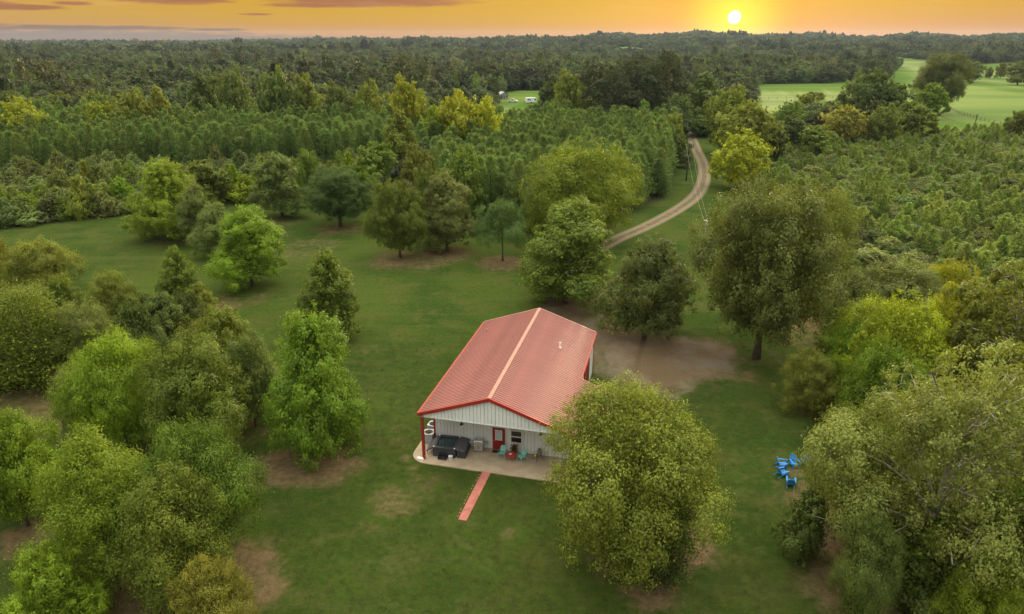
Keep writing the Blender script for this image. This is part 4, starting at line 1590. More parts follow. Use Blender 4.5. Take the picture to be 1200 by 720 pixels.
broadleaf('feather_b', 17, 12, 4.6, 0.6, 'round', 74, 62000, 0.105, 0.28, 'leaf_green', asp=.30, up=.7, irregular=.30, squash=1.2, shell=.6, tuft=.48, stray=.14)
broadleaf('oak_a', 18, 16, 7.5, 2.6, 'oak', 110, 84000, 0.120, 0.23, 'leaf_dark', r0=.42, nlimb=34, irregular=.24, bark='bark')
broadleaf('maple_a', 19, 13, 6.5, 1.2, 'round', 44, 72000, 0.105, 0.36, 'leaf_yellow', irregular=.16, shell=.18, squash=.95, sub=18, tuft=.27)
broadleaf('sycamore_a', 20, 18, 8.0, 2.0, 'oak', 62, 110000, 0.105, 0.27, 'leaf_pale', bark='bark_pale', r0=.40, nlimb=40, irregular=.34, limb_out=0.9, inner=.10, sub=16, tuft=.28, shell=.18, bare=26)
broadleaf('sycamore_b', 21, 16, 6.0, 2.0, 'vase', 70, 48000, 0.125, 0.24, 'leaf_olive', bark='bark_pale', r0=.36, nlimb=36, irregular=.34, limb_out=1.0, inner=.08, bare=12, shell=.2, tuft=.30)
broadleaf('bush_a', 22, 4, 2.4, 0.1, 'dome', 36, 16000, 0.085, 0.34, 'leaf_green', r0=.08, irregular=.32)
broadleaf('bush_b', 23, 5, 2.2, 0.1, 'oval', 36, 16000, 0.085, 0.34, 'leaf_green', r0=.08, irregular=.32)
conifer('cedar_a', 24, 11, 3.6, 0.4, 44, 10, 95, 0.17, 'leaf_bright', 0.58, 0.05, asp=.36, clump=.24)
conifer('cedar_b', 25, 8, 3.4, 0.3, 28, 9, 90, 0.16, 'leaf_olive', 0.5, 0.2, asp=.32, clump=.26)
broadleaf('lolly_a', 26, 9, 4.0, 3.4, 'dome', 40, 26000, 0.12, 0.30, 'leaf_deep', asp=.25, r0=.17, irregular=.28)
# middle distance
broadleaf('mid_a', 31, 14, 5.5, 1.0, 'round', 44, 9000, 0.28, 0.31, 'wood_mix', sub=7)
broadleaf('mid_b', 32, 15, 5.0, 1.0, 'oval', 40, 8600, 0.28, 0.33, 'wood_mix', sub=7)
broadleaf('mid_c', 33, 13, 6.5, 1.0, 'oak', 46, 9600, 0.30, 0.28, 'wood_mix', irregular=.28, sub=7)
broadleaf('mid_d', 34, 12, 4.6, 0.6, 'dome', 32, 8000, 0.28, 0.35, 'wood_mix', sub=7)
broadleaf('mid_tall_pine', 35, 20, 5.0, 4.5, 'oak', 30, 7000, 0.32, 0.28, 'needle_dark', bark='bark_dark', asp=.3, irregular=.3, nlimb=14, r0=.26)
conifer('pine_a', 41, 12.5, 2.5, 0.6, 24, 7, 36, 0.22, 'needle', 0.72, 0.3, asp=.42)
conifer('pine_b', 42, 12.0, 2.4, 0.6, 23, 7, 36, 0.22, 'needle', 0.62, 0.3, asp=.42)
conifer('pine_c', 43, 13.0, 2.7, 0.8, 25, 6, 40, 0.23, 'needle', 0.78, 0.38, asp=.42)
conifer('young_a', 44, 4.5, 1.5, 0.2, 14, 6, 16, 0.24, 'brush_young', 0.7, 0.5, asp=.36)
conifer('young_b', 45, 5.0, 1.4, 0.2, 15, 6, 16, 0.24, 'brush_young', 0.8, 0.45, asp=.36)
broadleaf('scrub_a', 46, 3.2, 2.0, 0.1, 'dome', 30, 4200, 0.125, 0.34, 'brush_mix', r0=.06, nlimb=5, irregular=.3)
broadleaf('scrub_b', 47, 4.6, 2.1, 0.1, 'oval', 34, 4600, 0.13, 0.32, 'brush_mix', r0=.07, nlimb=6, irregular=.3)
broadleaf('scrub_c', 48, 2.4, 2.2, 0.0, 'dome', 26, 3800, 0.125, 0.36, 'brush_mix', r0=.05, nlimb=4, irregular=.35)
# far
for i, (pf, hh, rr_) in enumerate((('round', 14, 5.6), ('oval', 15, 5.0), ('oak', 13, 6.4), ('dome', 12, 5.4))):
    broadleaf('far_%d' % i, 60 + i, hh, rr_, 0.5, pf, 18, 1500, 0.50, 0.38, 'wood_mix', nlimb=0, r0=.2, sub=4, tuft=.5)
for i in range(3):
    conifer('farpine_%d' % i, 70 + i, 12.5 + i, 2.5, 0.6, 20, 6, 16, 0.36, 'needle', 0.7, 0.3, asp=.42)


def far_clump(key, seed):
    rng = np.random.default_rng(seed)
    ps, ns, ss, tt = [], [], [], []
    for k in range(7):
        x, y = rng.uniform(-11, 11, 2)
        H, rad = rng.uniform(10, 17), rng.uniform(4.5, 7)
        p, n, t, c, rc, _ = crown_points(rng, H, rad, 0.5, ('round', 'oval', 'dome', 'oak')[k % 4], 14, 120, 0.36)
        ps.append(p + np.array([x, y, 0]))
        ns.append(n)
        tt.append(t * 0.6 + rng.random() * 0.4)
        ss.append(1.8 * (0.6 + 0.8 * rng.random(len(p))))
    cm = leaf_mesh('crown', np.concatenate(ps), np.concatenate(ns), np.concatenate(ss), np.concatenate(tt), 'wood_mix', .7, rng=rng)
    PROTO[key] = (cm, None, 14, 11)


for i in range(4):
    far_clump('clump_%d' % i, 80 + i)


# ------------------------------------------------------------------ trees: placing
def plant(name, key, base, h, width, label, cat='tree', group=None, mat=None, rz=None, bark=None, lean=0.0):
    cm, tm, H, rad = PROTO[key]
    t = empty(name, tuple(base), random.uniform(0, 6.28) if rz is None else rz)
    if lean:
        t.rotation_euler = (lean, 0, t.rotation_euler[2])
    s = width / (2 * rad)
    t.scale = (s, s * random.uniform(.93, 1.07), h / H)
    tag(t, label, cat, group)
    trk = link('trunk' if cat != 'shrub' else 'stem', tm, t)
    if bark:
        trk.material_slots[0].link = 'OBJECT'
        trk.material_slots[0].material = MATS[bark]
    c = link('crown', cm, t)
    if mat:
        c.material_slots[0].link = 'OBJECT'
        c.material_slots[0].material = MATS[mat]
    return t


def hero(name, key, px, by, ty, wpx, mat, label, dirt=0.0, cat='tree', rz=None, bark=None):
    b = P(px, by)
    h = top_height(b, ty)
    # the visible top lies on the far side of a round crown: allow for its depth
    h *= 0.97
    w = wpx * px_scale(b, h * 0.55)
    if dirt:
        DIRT.append((b[0], b[1], w * 0.42, dirt))
    return plant(name, key, b, h, w, label, cat, None, mat, rz, bark)


T = 'broadleaf_tree'
HEROES = [
    # lower left
    (T, 'round_a', 33, 616, 480, 112, 'leaf_lime', 'yellow-green tree with a slim bare trunk at the left edge of the lawn'),
    (T, 'feather_a', 140, 690, 500, 150, 'leaf_lime', 'tall yellow-green feathery tree in the lower left clump'),
    (T, 'round_b', 250, 655, 489, 128, 'leaf_green', 'broad green tree on the house side of the lower left clump'),
    (T, 'feather_b', 218, 705, 548, 130, 'leaf_green', 'green wispy tree in front of the lower left clump'),
    (T, 'oval_b', 78, 745, 640, 96, 'leaf_lime', 'small lime-green tree at the bottom left below the clump'),
    (T, 'round_b', 262, 760, 655, 96, 'leaf_rust', 'small rusty orange-green tree at the bottom edge of the lawn'),
    # middle left clump
    (T, 'round_b', 150, 525, 388, 112, 'leaf_lime', 'yellow-green rounded tree at the left end of the middle clump'),
    (T, 'feather_b', 108, 520, 425, 62, 'leaf_grey', 'greyish tree on the left flank of the middle clump'),
    (T, 'round_a', 243, 535, 391, 132, 'leaf_green', 'wide green tree in the centre of the middle clump'),
    (T, 'oval_b', 277, 480, 354, 78, 'leaf_olive', 'narrow-topped olive tree rising behind the middle clump'),
    (T, 'round_a', 300, 500, 388, 70, 'leaf_grey', 'grey-olive tree squeezed beside the bright green clumpy tree'),
    (T, 'clumpy_a', 377, 532, 362, 118, 'leaf_bright', 'tall bright green clumpy tree left of the red-roofed building'),
    (T, 'cone_a', 389, 398, 291, 72, 'leaf_green', 'slender pointed tree above the bright green clumpy tree'),
    (T, 'bush_b', 366, 400, 355, 30, 'leaf_green', 'low leafy tree at the foot of the slender pointed tree'),
    # thicket at the left
    (T, 'round_b', 55, 352, 279, 88, 'leaf_olive', 'olive round tree above the left thicket beside the grass strip'),
    ('cedar_tree', 'cedar_b', 48, 448, 340, 118, 'leaf_green', 'big dark layered cedar at the left end of the thicket'),
    (T, 'feather_b', 112, 440, 352, 66, 'leaf_grey', 'grey-brown tree in the middle of the left thicket'),
    (T, 'cone_a', 216, 372, 288, 50, 'leaf_green', 'pear-shaped tree at the right end of the left thicket'),
    (T, 'round_b', 140, 385, 318, 66, 'leaf_olive', 'olive bushy tree at the back of the left thicket'),
    (T, 'bush_a', 168, 420, 350, 62, 'leaf_dark', 'dark bushy tree at the front of the left thicket'),
    (T, 'bush_b', 196, 405, 342, 60, 'leaf_dark', 'dark leaning bushy tree near the bare soil of the left thicket'),
    (T, 'bush_a', 226, 390, 338, 46, 'leaf_dark', 'low dark bush at the right tip of the left thicket'),
    (T, 'bush_a', 85, 400, 320, 50, 'leaf_green', 'small green tree between the layered cedar and the olive tree'),
    (T, 'bush_a', 12, 440, 345, 60, 'leaf_green', 'green bushy tree cut by the left edge beside the layered cedar'),
    ('cedar_tree', 'cedar_a', -2, 335, 262, 44, 'leaf_rust', 'pale brownish conifer at the left edge above the thicket'),
    # upper lawn
    (T, 'clumpy_a', 204, 279, 186, 88, 'leaf_lime', 'broad yellow-topped tree reaching to the ground on the upper lawn'),
    (T, 'oval_a', 234, 288, 214, 42, 'leaf_grey', 'slim grey-green tree right of the broad yellow-topped tree'),
    (T, 'oval_b', 258, 302, 236, 58, 'leaf_grey', 'grey-green tree tucked behind the bright yellow-green lawn tree'),
    (T, 'oval_b', 296, 336, 241, 90, 'leaf_lime', 'bright yellow-green lawn tree with a thin dark trunk'),
    (T, 'oval_a', 331, 254, 177, 62, 'leaf_grey', 'grey-green oval tree standing alone on the upper lawn'),
    (T, 'bush_a', 364, 235, 173, 36, 'leaf_green', 'small tree behind the grey-green oval tree'),
    (T, 'oak_a', 399, 265, 195, 80, 'leaf_deep', 'dark green spreading tree at the edge of the upper lawn'),
    (T, 'round_a', 469, 302, 209, 72, 'leaf_green', 'rounded green tree, left of the pair in the middle of the lawn'),
    (T, 'oval_a', 524, 294, 200, 66, 'leaf_grey', 'grey-green tree, right of the pair in the middle of the lawn'),
    (T, 'oval_b', 502, 285, 197, 36, 'leaf_green', 'narrow tree between the pair in the middle of the lawn'),
    ('pine_tree', 'lolly_a', 589, 306, 234, 74, 'leaf_deep', 'dark bluish-green pine with a bare trunk on the middle lawn'),
    (T, 'oval_a', 662, 356, 232, 116, 'leaf_green', 'large oval tree behind the red roof beside the gravel'),
    (T, 'oval_b', 755, 396, 275, 114, 'leaf_dark', 'dark green tree on the gravel behind the building'),
    (T, 'maple_a', 674, 282, 163, 140, 'leaf_lime', 'huge golden-green dome-shaped tree beside the gravel driveway'),
    (T, 'oak_a', 886, 420, 207, 178, 'leaf_dark', 'very tall dark oak with a thick trunk right of the gravel yard'),
    (T, 'feather_b', 957, 330, 222, 76, 'leaf_olive', 'olive tree leaning out behind the tall dark oak'),
    (T, 'great_a', 735, 660, 454, 212, 'leaf_olive', 'massive round tree hiding the right end of the building'),
    ('cedar_tree', 'cedar_b', 765, 672, 556, 92, 'leaf_deep', 'small dark cedar growing under the massive round tree'),
    # right side
    (T, 'sycamore_a', 1072, 690, 416, 296, 'leaf_pale', 'enormous tree with exposed pale limbs beside the blue chairs'),
    (T, 'round_b', 990, 608, 498, 92, 'leaf_green', 'leafy lower tree overhanging the blue chairs'),
    (T, 'bush_b', 938, 650, 574, 72, 'leaf_dark', 'dark bushy tree on the lawn below the blue chairs'),
    (T, 'maple_a', 1032, 478, 340, 128, 'leaf_yellow', 'bright yellow-green tree at the top of the right-hand grove'),
    (T, 'round_b', 992, 470, 378, 74, 'leaf_bright', 'vivid green tree on the lawn side of the right-hand grove'),
    (T, 'maple_a', 1024, 510, 400, 96, 'leaf_bright', 'leafy green tree below the bright yellow-green one in the grove'),
    (T, 'sycamore_b', 1158, 505, 304, 150, 'leaf_olive', 'tall olive tree with a forked white trunk at the right edge'),
    (T, 'sycamore_b', 1096, 470, 330, 84, 'leaf_yellow', 'thin golden tree with a pale stem between two taller ones'),
    (T, 'feather_b', 944, 482, 410, 70, 'leaf_olive', 'small olive feathery tree on the lawn in front of the right-hand grove'),
    (T, 'round_a', 1040, 395, 304, 112, 'leaf_grey', 'grey-green spreading tree behind the right-hand grove'),
    (T, 'maple_a', 1098, 385, 302, 66, 'leaf_yellow', 'small golden tree behind the right-hand grove'),
    (T, 'round_b', 985, 380, 318, 66, 'leaf_grey', 'grey-green bushy tree between the dark oak and the grove'),
    (T, 'round_a', 1175, 740, 560, 130, 'leaf_bright', 'bright green tree in the bottom right corner'),
    (T, 'feather_a', 1135, 775, 640, 96, 'leaf_lime', 'wispy yellow-green tree at the bottom right edge'),
    (T, 'round_a', 1215, 610, 430, 130, 'leaf_olive', 'olive tree cut by the right edge behind the pale-limbed tree'),
    (T, 'sycamore_a', 1240, 560, 380, 120, 'leaf_olive', 'big olive tree mostly beyond the right edge'),
    (T, 'round_b', 1000, 735, 600, 80, 'leaf_dark', 'dark low tree under the pale-limbed tree at the bottom'),
    (T, 'round_b', -75, 560, 420, 120, 'leaf_green', 'green tree just beyond the left edge of the lawn'),
]
MIDDLES = [
    # along the driveway and behind
    (T, 'mid_a', 863, 222, 150, 72, 'leaf_yellow', 'brilliant yellow tree standing beside the driveway bend'),
    (T, 'mid_c', 872, 192, 116, 78, 'leaf_olive', 'olive spreading tree behind the brilliant yellow driveway tree'),
    (T, 'mid_a', 850, 180, 98, 60, 'leaf_olive', 'brownish-olive tree over the end of the driveway'),
    (T, 'mid_b', 820, 152, 84, 60, 'leaf_dark', 'dark tree closing the end of the driveway'),
    (T, 'mid_a', 793, 160, 108, 44, 'leaf_dark', 'dark tree at the end of the pine rows by the road'),
    (T, 'mid_d', 785, 190, 132, 34, 'leaf_olive', 'brownish small tree at the corner of the pine rows'),
    ('tall_pine', 'mid_tall_pine', 776, 150, 57, 44, 'needle_dark', 'tall dark lone pine with a layered flat crown'),
    ('tall_pine', 'mid_tall_pine', 700, 150, 68, 52, 'needle_dark', 'left tall dark pine of the stand behind the pine rows'),
    ('tall_pine', 'mid_tall_pine', 732, 150, 63, 56, 'needle_dark', 'tallest dark pine in the middle of the stand behind the pine rows'),
    ('tall_pine', 'mid_tall_pine', 755, 152, 70, 46, 'needle_dark', 'right tall dark pine of the stand behind the pine rows'),
    ('tall_pine', 'mid_tall_pine', 716, 158, 76, 46, 'needle_dark', 'lower dark pine in front of the stand behind the pine rows'),
    (T, 'mid_a', 665, 150, 80, 44, 'leaf_olive', 'olive tree right of the camper clearing'),
    (T, 'mid_b', 645, 140, 86, 32, 'leaf_dark', 'dark slim tree right of the camper clearing'),
    # mid yellow group
    (T, 'mid_c', 536, 198, 105, 64, 'leaf_yellow', 'glowing yellow tree rising from the middle of the pine rows'),
    (T, 'mid_a', 565, 196, 112, 58, 'leaf_yellow', 'golden tree joined to the glowing yellow one in the pine rows'),
    (T, 'mid_d', 512, 196, 122, 36, 'leaf_lime', 'lime tree on the left shoulder of the glowing yellow tree'),
    (T, 'mid_a', 479, 180, 86, 50, 'leaf_yellow', 'dark-based round golden tree above the left pine rows'),
    (T, 'mid_b', 472, 215, 128, 50, 'leaf_olive', 'tall olive tree at the gap between the pine blocks'),
    (T, 'mid_a', 492, 240, 168, 46, 'leaf_olive', 'grey-olive tree at the front of the gap between the pine blocks'),
    (T, 'mid_d', 446, 228, 165, 56, 'leaf_green', 'green tree at the front corner of the left pine rows'),
    (T, 'mid_a', 545, 262, 170, 58, 'leaf_green', 'big green tree at the front of the middle pine rows'),
    (T, 'mid_d', 420, 245, 192, 44, 'leaf_bright', 'vivid green bushy tree behind the dark spreading lawn tree'),
    # left back row
    (T, 'mid_a', 36, 190, 112, 56, 'leaf_yellow', 'golden round tree behind the left pine rows near the edge'),
    (T, 'mid_d', 4, 188, 124, 34, 'leaf_lime', 'lime tree at the left edge behind the pine rows'),
    (T, 'mid_d', 126, 180, 118, 46, 'leaf_yellow', 'low bright yellow tree behind the left pine rows'),
    (T, 'mid_a', 166, 178, 102, 52, 'leaf_olive', 'olive-gold broad tree behind the left pine rows'),
    (T, 'mid_b', 196, 178, 100, 40, 'leaf_olive', 'paler olive tree right of the olive-gold broad tree'),
    (T, 'mid_b', 246, 176, 84, 44, 'leaf_dark', 'dark upright tree behind the left pine rows'),
    (T, 'mid_a', 284, 172, 76, 40, 'leaf_dark', 'dark tree above the left pine rows, left of two dark domes'),
    (T, 'mid_c', 330, 172, 76, 52, 'leaf_dark', 'broad dark dome-shaped tree above the left pine rows'),
    (T, 'mid_d', 365, 168, 84, 36, 'leaf_olive', 'golden-olive tree right of the broad dark dome'),
    (T, 'mid_a', 400, 168, 94, 42, 'leaf_dark', 'dark rounded tree behind the middle of the left pine rows'),
    (T, 'mid_a', 436, 168, 92, 40, 'leaf_olive', 'olive tree left of the dark-based golden tree'),
    # right pasture
    (T, 'mid_c', 1012, 150, 78, 58, 'leaf_dark', 'dark round tree in front of the pasture'),
    (T, 'oak_a', 1096, 134, 61, 66, 'leaf_dark', 'tallest dark spreading tree standing in the pasture'),
    (T, 'mid_d', 1087, 140, 96, 40, 'leaf_lime', 'yellowish bushy tree at the foot of the tallest pasture tree'),
    (T, 'mid_d', 1042, 150, 96, 52, 'leaf_dark', 'dark wide bushy tree between the two big pasture trees'),
    (T, 'mid_d', 1062, 165, 118, 56, 'leaf_olive', 'brownish tree at the lower edge of the pasture thicket'),
    (T, 'mid_a', 1030, 172, 120, 46, 'leaf_olive', 'olive tree below the dark round pasture tree'),
    (T, 'mid_c', 985, 172, 122, 56, 'leaf_rust', 'reddish-brown flat-topped tree in the pasture thicket'),
    (T, 'mid_d', 925, 178, 134, 46, 'leaf_dark', 'dark bushy tree at the left of the pasture thicket'),
    (T, 'mid_d', 955, 186, 146, 50, 'leaf_green', 'low green tree in front of the pasture thicket'),
    (T, 'mid_d', 900, 190, 140, 42, 'leaf_dark', 'dark green tree right of the olive driveway tree'),
    (T, 'mid_a', 1135, 96, 70, 36, 'leaf_dark', 'dark tree on the far side of the pasture'),
    (T, 'mid_d', 1192, 100, 71, 36, 'leaf_dark', 'dark dome-shaped tree at the right edge across the pasture'),
    (T, 'mid_d', 1190, 166, 129, 34, 'leaf_olive', 'olive bush at the right edge below the pasture fence'),
    (T, 'mid_b', 1158, 92, 78, 10, 'leaf_dark', 'small upright tree alone in the far pale field'),
    (T, 'mid_d', 1172, 92, 73, 15, 'leaf_olive', 'pale small tree in the far pale field'),
    ('shrub', 'scrub_c', 950, 116, 107, 16, 'leaf_dark', 'low dark bush alone in the middle of the pasture'),
    ('shrub', 'scrub_c', 961, 117, 108, 14, 'leaf_rust', 'low reddish bush beside the dark bush in the pasture'),
]
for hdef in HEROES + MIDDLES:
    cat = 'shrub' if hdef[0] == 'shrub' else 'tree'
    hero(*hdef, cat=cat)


# ------------------------------------------------------------------ scattering
def project(p):
    c, s = math.cos(PITCH), math.sin(PITCH)
    dz = p[:, 2] - CAM_H
    zc = p[:, 1] * c - dz * s
    up = p[:, 1] * s + dz * c
    return 600 + FOC * p[:, 0] / zc, 360 - FOC * up / zc


def fill(pg, step, jit, rows=0.0, rng=RNG):
    lo, hi = pg.min(0), pg.max(0)
    gx, gy = np.meshgrid(np.arange(lo[0], hi[0], step[0]), np.arange(lo[1], hi[1], step[1]))
    x = gx.ravel() + rng.normal(size=gx.size) * jit[0]
    y = gy.ravel() + rng.normal(size=gx.size) * jit[1]
    if rows:
        c, s = math.cos(rows), math.sin(rows)
        m = (lo + hi) / 2
        ext = np.linalg.norm(hi - lo) / 2
        gx, gy = np.meshgrid(np.arange(-ext, ext, step[0]), np.arange(-ext, ext, step[1]))
        gx = gx.ravel() + rng.normal(size=gx.size) * jit[0]
        gy = gy.ravel() + rng.normal(size=gx.size) * jit[1]
        x, y = m[0] + gx * c - gy * s, m[1] + gx * s + gy * c
    k = inside(pg, x, y)
    return x[k], y[k]


def clear_of(x, y, spots):
    ok = np.ones(len(x), bool)
    for a, b, r in spots:
        ok &= (x - a) ** 2 + (y - b) ** 2 > r * r
    return ok


KEEP = [(*P(h[2], h[3])[:2], 2.5) for h in HEROES + MIDDLES]
PROTO_OBJ = {}


def stuff(name, xyz, rz, scl, pick, keys, label, cat):
    """one object: instances of prototype plants on a cloud of points"""
    col = bpy.data.collections.new(name + '_kinds')
    for i, k in enumerate(keys):
        cm, tm, H, rad = PROTO[k]
        me = cm.copy()
        o = bpy.data.objects.new('%s_%02d' % (name, i), me)
        col.objects.link(o)
    me = bpy.data.meshes.new(name)
    me.vertices.add(len(xyz))
    me.vertices.foreach_set('co', np.asarray(xyz, np.float32).ravel())
    for an, ty, da, fld in (('turn', 'FLOAT', rz, 'value'), ('size', 'FLOAT_VECTOR', scl, 'vector'), ('pick', 'INT', pick, 'value')):
        at = me.attributes.new(an, ty, 'POINT')
        at.data.foreach_set(fld, np.ascontiguousarray(da, np.int32 if ty == 'INT' else np.float32).ravel())
    me.update()
    ob = link(name, me)
    ng = bpy.data.node_groups.new(name, 'GeometryNodeTree')
    ng.interface.new_socket('Geometry', in_out='INPUT', socket_type='NodeSocketGeometry')
    ng.interface.new_socket('Geometry', in_out='OUTPUT', socket_type='NodeSocketGeometry')
    N = ng.nodes
    gi, go = N.new('NodeGroupInput'), N.new('NodeGroupOutput')
    ip = N.new('GeometryNodeInstanceOnPoints')
    ci = N.new('GeometryNodeCollectionInfo')
    ci.inputs['Collection'].default_value = col
    ci.inputs['Separate Children'].default_value = True
    ci.inputs['Reset Children'].default_value = True

    def attr(nm, ty):
        a = N.new('GeometryNodeInputNamedAttribute')
        a.data_type = ty
        a.inputs['Name'].default_value = nm
        return [s for s in a.outputs if s.enabled and s.name == 'Attribute'][0]
    cx = N.new('ShaderNodeCombineXYZ')
    L = ng.links.new
    L(attr('turn', 'FLOAT'), cx.inputs[2])
    L(gi.outputs[0], ip.inputs['Points'])
    L(ci.outputs[0], ip.inputs['Instance'])
    ip.inputs['Pick Instance'].default_value = True
    L(attr('pick', 'INT'), ip.inputs['Instance Index'])
    L(cx.outputs[0], ip.inputs['Rotation'])
    L(attr('size', 'FLOAT_VECTOR'), ip.inputs['Scale'])
    L(ip.outputs[0], go.inputs[0])
    md = ob.modifiers.new('plants', 'NODES')
    md.node_group = ng
    tag(ob, label, cat, None, 'stuff')
    return ob


def patches(x, y):
    """slow variation of stand height over the land"""
    return (1 + 0.20 * np.sin(x / 37 + 1.7 * np.sin(y / 61)) * np.cos(y / 47 + 0.6) + 0.16 * np.sin(x / 90 - y / 75 + 2.0)
            + 0.12 * np.sin(x / 17 + y / 23)) * np.where(RNG.random(len(x)) < 0.06, 1.4, 1.0)


def spread(name, x, y, near_keys, far_keys, limit, hr, wr, label, cat, group, sname, slabel, sink=0.0, mats=None):
    """the largest-showing ones in view as individuals, the rest as one mass"""
    z = terrain(x, y)
    xyz = np.stack([x, y, z - sink], -1)
    h = RNG.uniform(*hr, len(x))
    w = RNG.uniform(*wr, len(x))
    if 'woods' in sname:
        h = h * patches(x, y)
        w = w * (0.5 + 0.5 * patches(x, y))
    u, v = project(xyz + np.array([0, 0, 1.0]) * h[:, None] * 0.8)
    vis = (u > -15) & (u < 1215) & (v > -10) & (v < 730)
    d = np.hypot(x, y) + np.where(vis, 0, 1e6)
    order = np.argsort(d)
    first = [i for i in order[:limit] if vis[i]]
    rest = np.setdiff1d(np.arange(len(x)), first)
    for i in first:
        k = near_keys[RNG.integers(len(near_keys))]
        cm, tm, H, rad = PROTO[k]
        mt_ = None if mats is None else mats[RNG.integers(len(mats))]
        size = 'tall' if h[i] > np.quantile(h, .66) else ('low' if h[i] < np.quantile(h, .33) else 'middling')
        tone = {'leaf_dark': 'dark', 'leaf_olive': 'olive', 'leaf_green': 'green', 'leaf_grey': 'grey-green', 'leaf_lime': 'yellow-green'}.get(mt_, '')
        where = label(float(u[i]), float(v[i])) if callable(label) else label
        plant(name, k, xyz[i], H * h[i], 2 * rad * w[i], ' '.join(q for q in (size, tone, where) if q), cat, group, mt_)
    if len(rest):
        scl = np.stack([w[rest], w[rest], h[rest]], -1)
        stuff(sname, xyz[rest], RNG.uniform(0, 6.28, len(rest)), scl, RNG.integers(0, len(far_keys), len(rest)), far_keys, slabel, cat + 's')
    return len(first), len(rest)


# pine plantations, planted in rows
x, y = fill(Z_PINES_LEFT, (4.6, 3.5), (.22, .40), R(62))
k = clear_of(x, y, KEEP)
nL = spread('pine_tree', x[k], y[k], ['pine_a', 'pine_b', 'pine_c'], ['farpine_0', 'farpine_1', 'farpine_2', 'pine_a'], 150, (.72, 1.08), (.95, 1.25),
            lambda u, v: 'young conical pine in the left plantation, ' + ('near the left edge' if u < 130 else 'behind the broad yellow-topped tree' if u < 290 else 'above the lone oval lawn tree' if u < 400 else 'by the gap between the pine blocks'), 'pine', 'pines in the left plantation', 'left_pine_plantation', 'dense rows of young pines in the left plantation')
x, y = fill(Z_PINES_MID, (4.4, 3.3), (.22, .40), R(75))
k = clear_of(x, y, KEEP)
nM = spread('pine_tree', x[k], y[k], ['pine_a', 'pine_b', 'pine_c'], ['farpine_0', 'farpine_1', 'farpine_2', 'pine_b'], 150, (.68, 1.02), (.95, 1.25),
            lambda u, v: 'young conical pine ' + ('by the gap between the pine blocks' if u < 590 else 'behind the huge golden-green dome tree' if u < 735 else 'at the driveway side of the pine block'), 'pine', 'pines beside the driveway', 'driveway_pine_plantation', 'dense rows of young pines beside the driveway')
# brush
x, y = fill(Z_BRUSH_LEFT, (3.0, 3.0), (1.1, 1.1))
k = clear_of(x, y, KEEP)
nB = spread('shrub', x[k], y[k], ['scrub_a', 'scrub_b', 'scrub_c', 'scrub_b', 'young_b'], ['scrub_a', 'scrub_b', 'scrub_c'], 170, (.8, 1.9), (1.0, 1.6),
            lambda u, v: 'shrub before the left pines, ' + ('near the left edge' if u < 90 else 'left of the broad yellow-topped tree' if u < 180 else 'between the broad yellow-topped and lone oval trees' if u < 330 else 'behind the dark spreading lawn tree'), 'shrub', 'shrubs in front of the left pines', 'left_brush', 'tangled green brush in front of the left pines', .1, [None, None, 'leaf_grey', 'leaf_olive', 'leaf_lime'])
x, y = fill(Z_BRUSH_RIGHT, (2.9, 2.9), (1.1, 1.1))
k = clear_of(x, y, KEEP)
nR = spread('sapling', x[k], y[k], ['young_a', 'young_b', 'scrub_a', 'scrub_c', 'young_a'], ['young_a', 'young_b', 'scrub_a', 'scrub_c'], 300, (.5, 1.15), (.8, 1.35),
            lambda u, v: 'sapling in the overgrown field, ' + ('beside the driveway trees' if u < 960 else 'behind the right-hand grove' if v > 270 else 'in the middle of the field' if u < 1090 else 'towards the right edge'), 'sapling', 'saplings in the overgrown field', 'right_brush', 'dense green saplings and brush in the overgrown field', .15)
# grass tufts and weeds on the nearer lawn
leaf_mat('grass_blade', (0.044, 0.072, 0.010), (0.105, 0.122, 0.028), trans=0.3, vary=0.4, hue=0.04)


def grass_tuft(key, seed, nb, spread_, hgt):
    rng = np.random.default_rng(seed)
    q = rng.normal(size=(nb, 2)) * spread_
    p = np.c_[q, hgt * (0.3 + 0.4 * rng.random(nb))]
    d = np.c_[rng.normal(size=(nb, 2)) * 1.3, np.ones(nb)]
    n = np.c_[rng.normal(size=(nb, 2)) * 0.5, 1.2 * np.ones(nb)]
    d = unit(d)
    n = unit(n - d * (n * d).sum(-1, keepdims=True))
    cm = leaf_mesh('tuft', p, n, hgt * (0.5 + 0.5 * rng.random(nb)), rng.random(nb), 'grass_blade', 0.22, tang=np.cross(d, n), rng=rng)
    PROTO[key] = (cm, None, hgt, spread_)


grass_tuft('tuft_a', 91, 30, 0.20, 0.055)
grass_tuft('tuft_b', 92, 38, 0.28, 0.048)
grass_tuft('tuft_c', 93, 16, 0.12, 0.090)
gx = RNG.uniform(-46, 46, 150000)
gy = RNG.uniform(29, 92, 150000)
k = inside(LAWN, gx, gy) & ~inside(PARK, gx, gy) & (np.abs(gx) < gy * 0.8 + 6)
c_, s_ = math.cos(TH), math.sin(TH)
la, lb_ = (gx - BX) * c_ - (gy - BY) * s_, (gx - BX) * s_ + (gy - BY) * c_
k &= ~((la > -1.3) & (la < BW + EXT + 0.4) & (lb_ > -0.8) & (lb_ < BL + 0.3))
k &= ~((la > 4.9) & (la < 6.5) & (lb_ > -7.0) & (lb_ < 0))
dens = 0.60 + 0.12 * np.sin(gx / 3.1 + 2 * np.sin(gy / 4.7)) * np.cos(gy / 2.6 + np.sin(gx / 5.3)) - 0.75 * sstep(gy, 58, 90)
for bx_, by_, br_, bs_ in DIRT:
    dens -= 0.9 * bs_ * (1 - sstep(np.hypot(gx - bx_, gy - by_) / br_, 0.3, 1.2))
k &= RNG.random(len(gx)) < np.clip(dens, 0.0, 1)
gx, gy = gx[k], gy[k]
gs = RNG.uniform(.6, 1.25, len(gx))
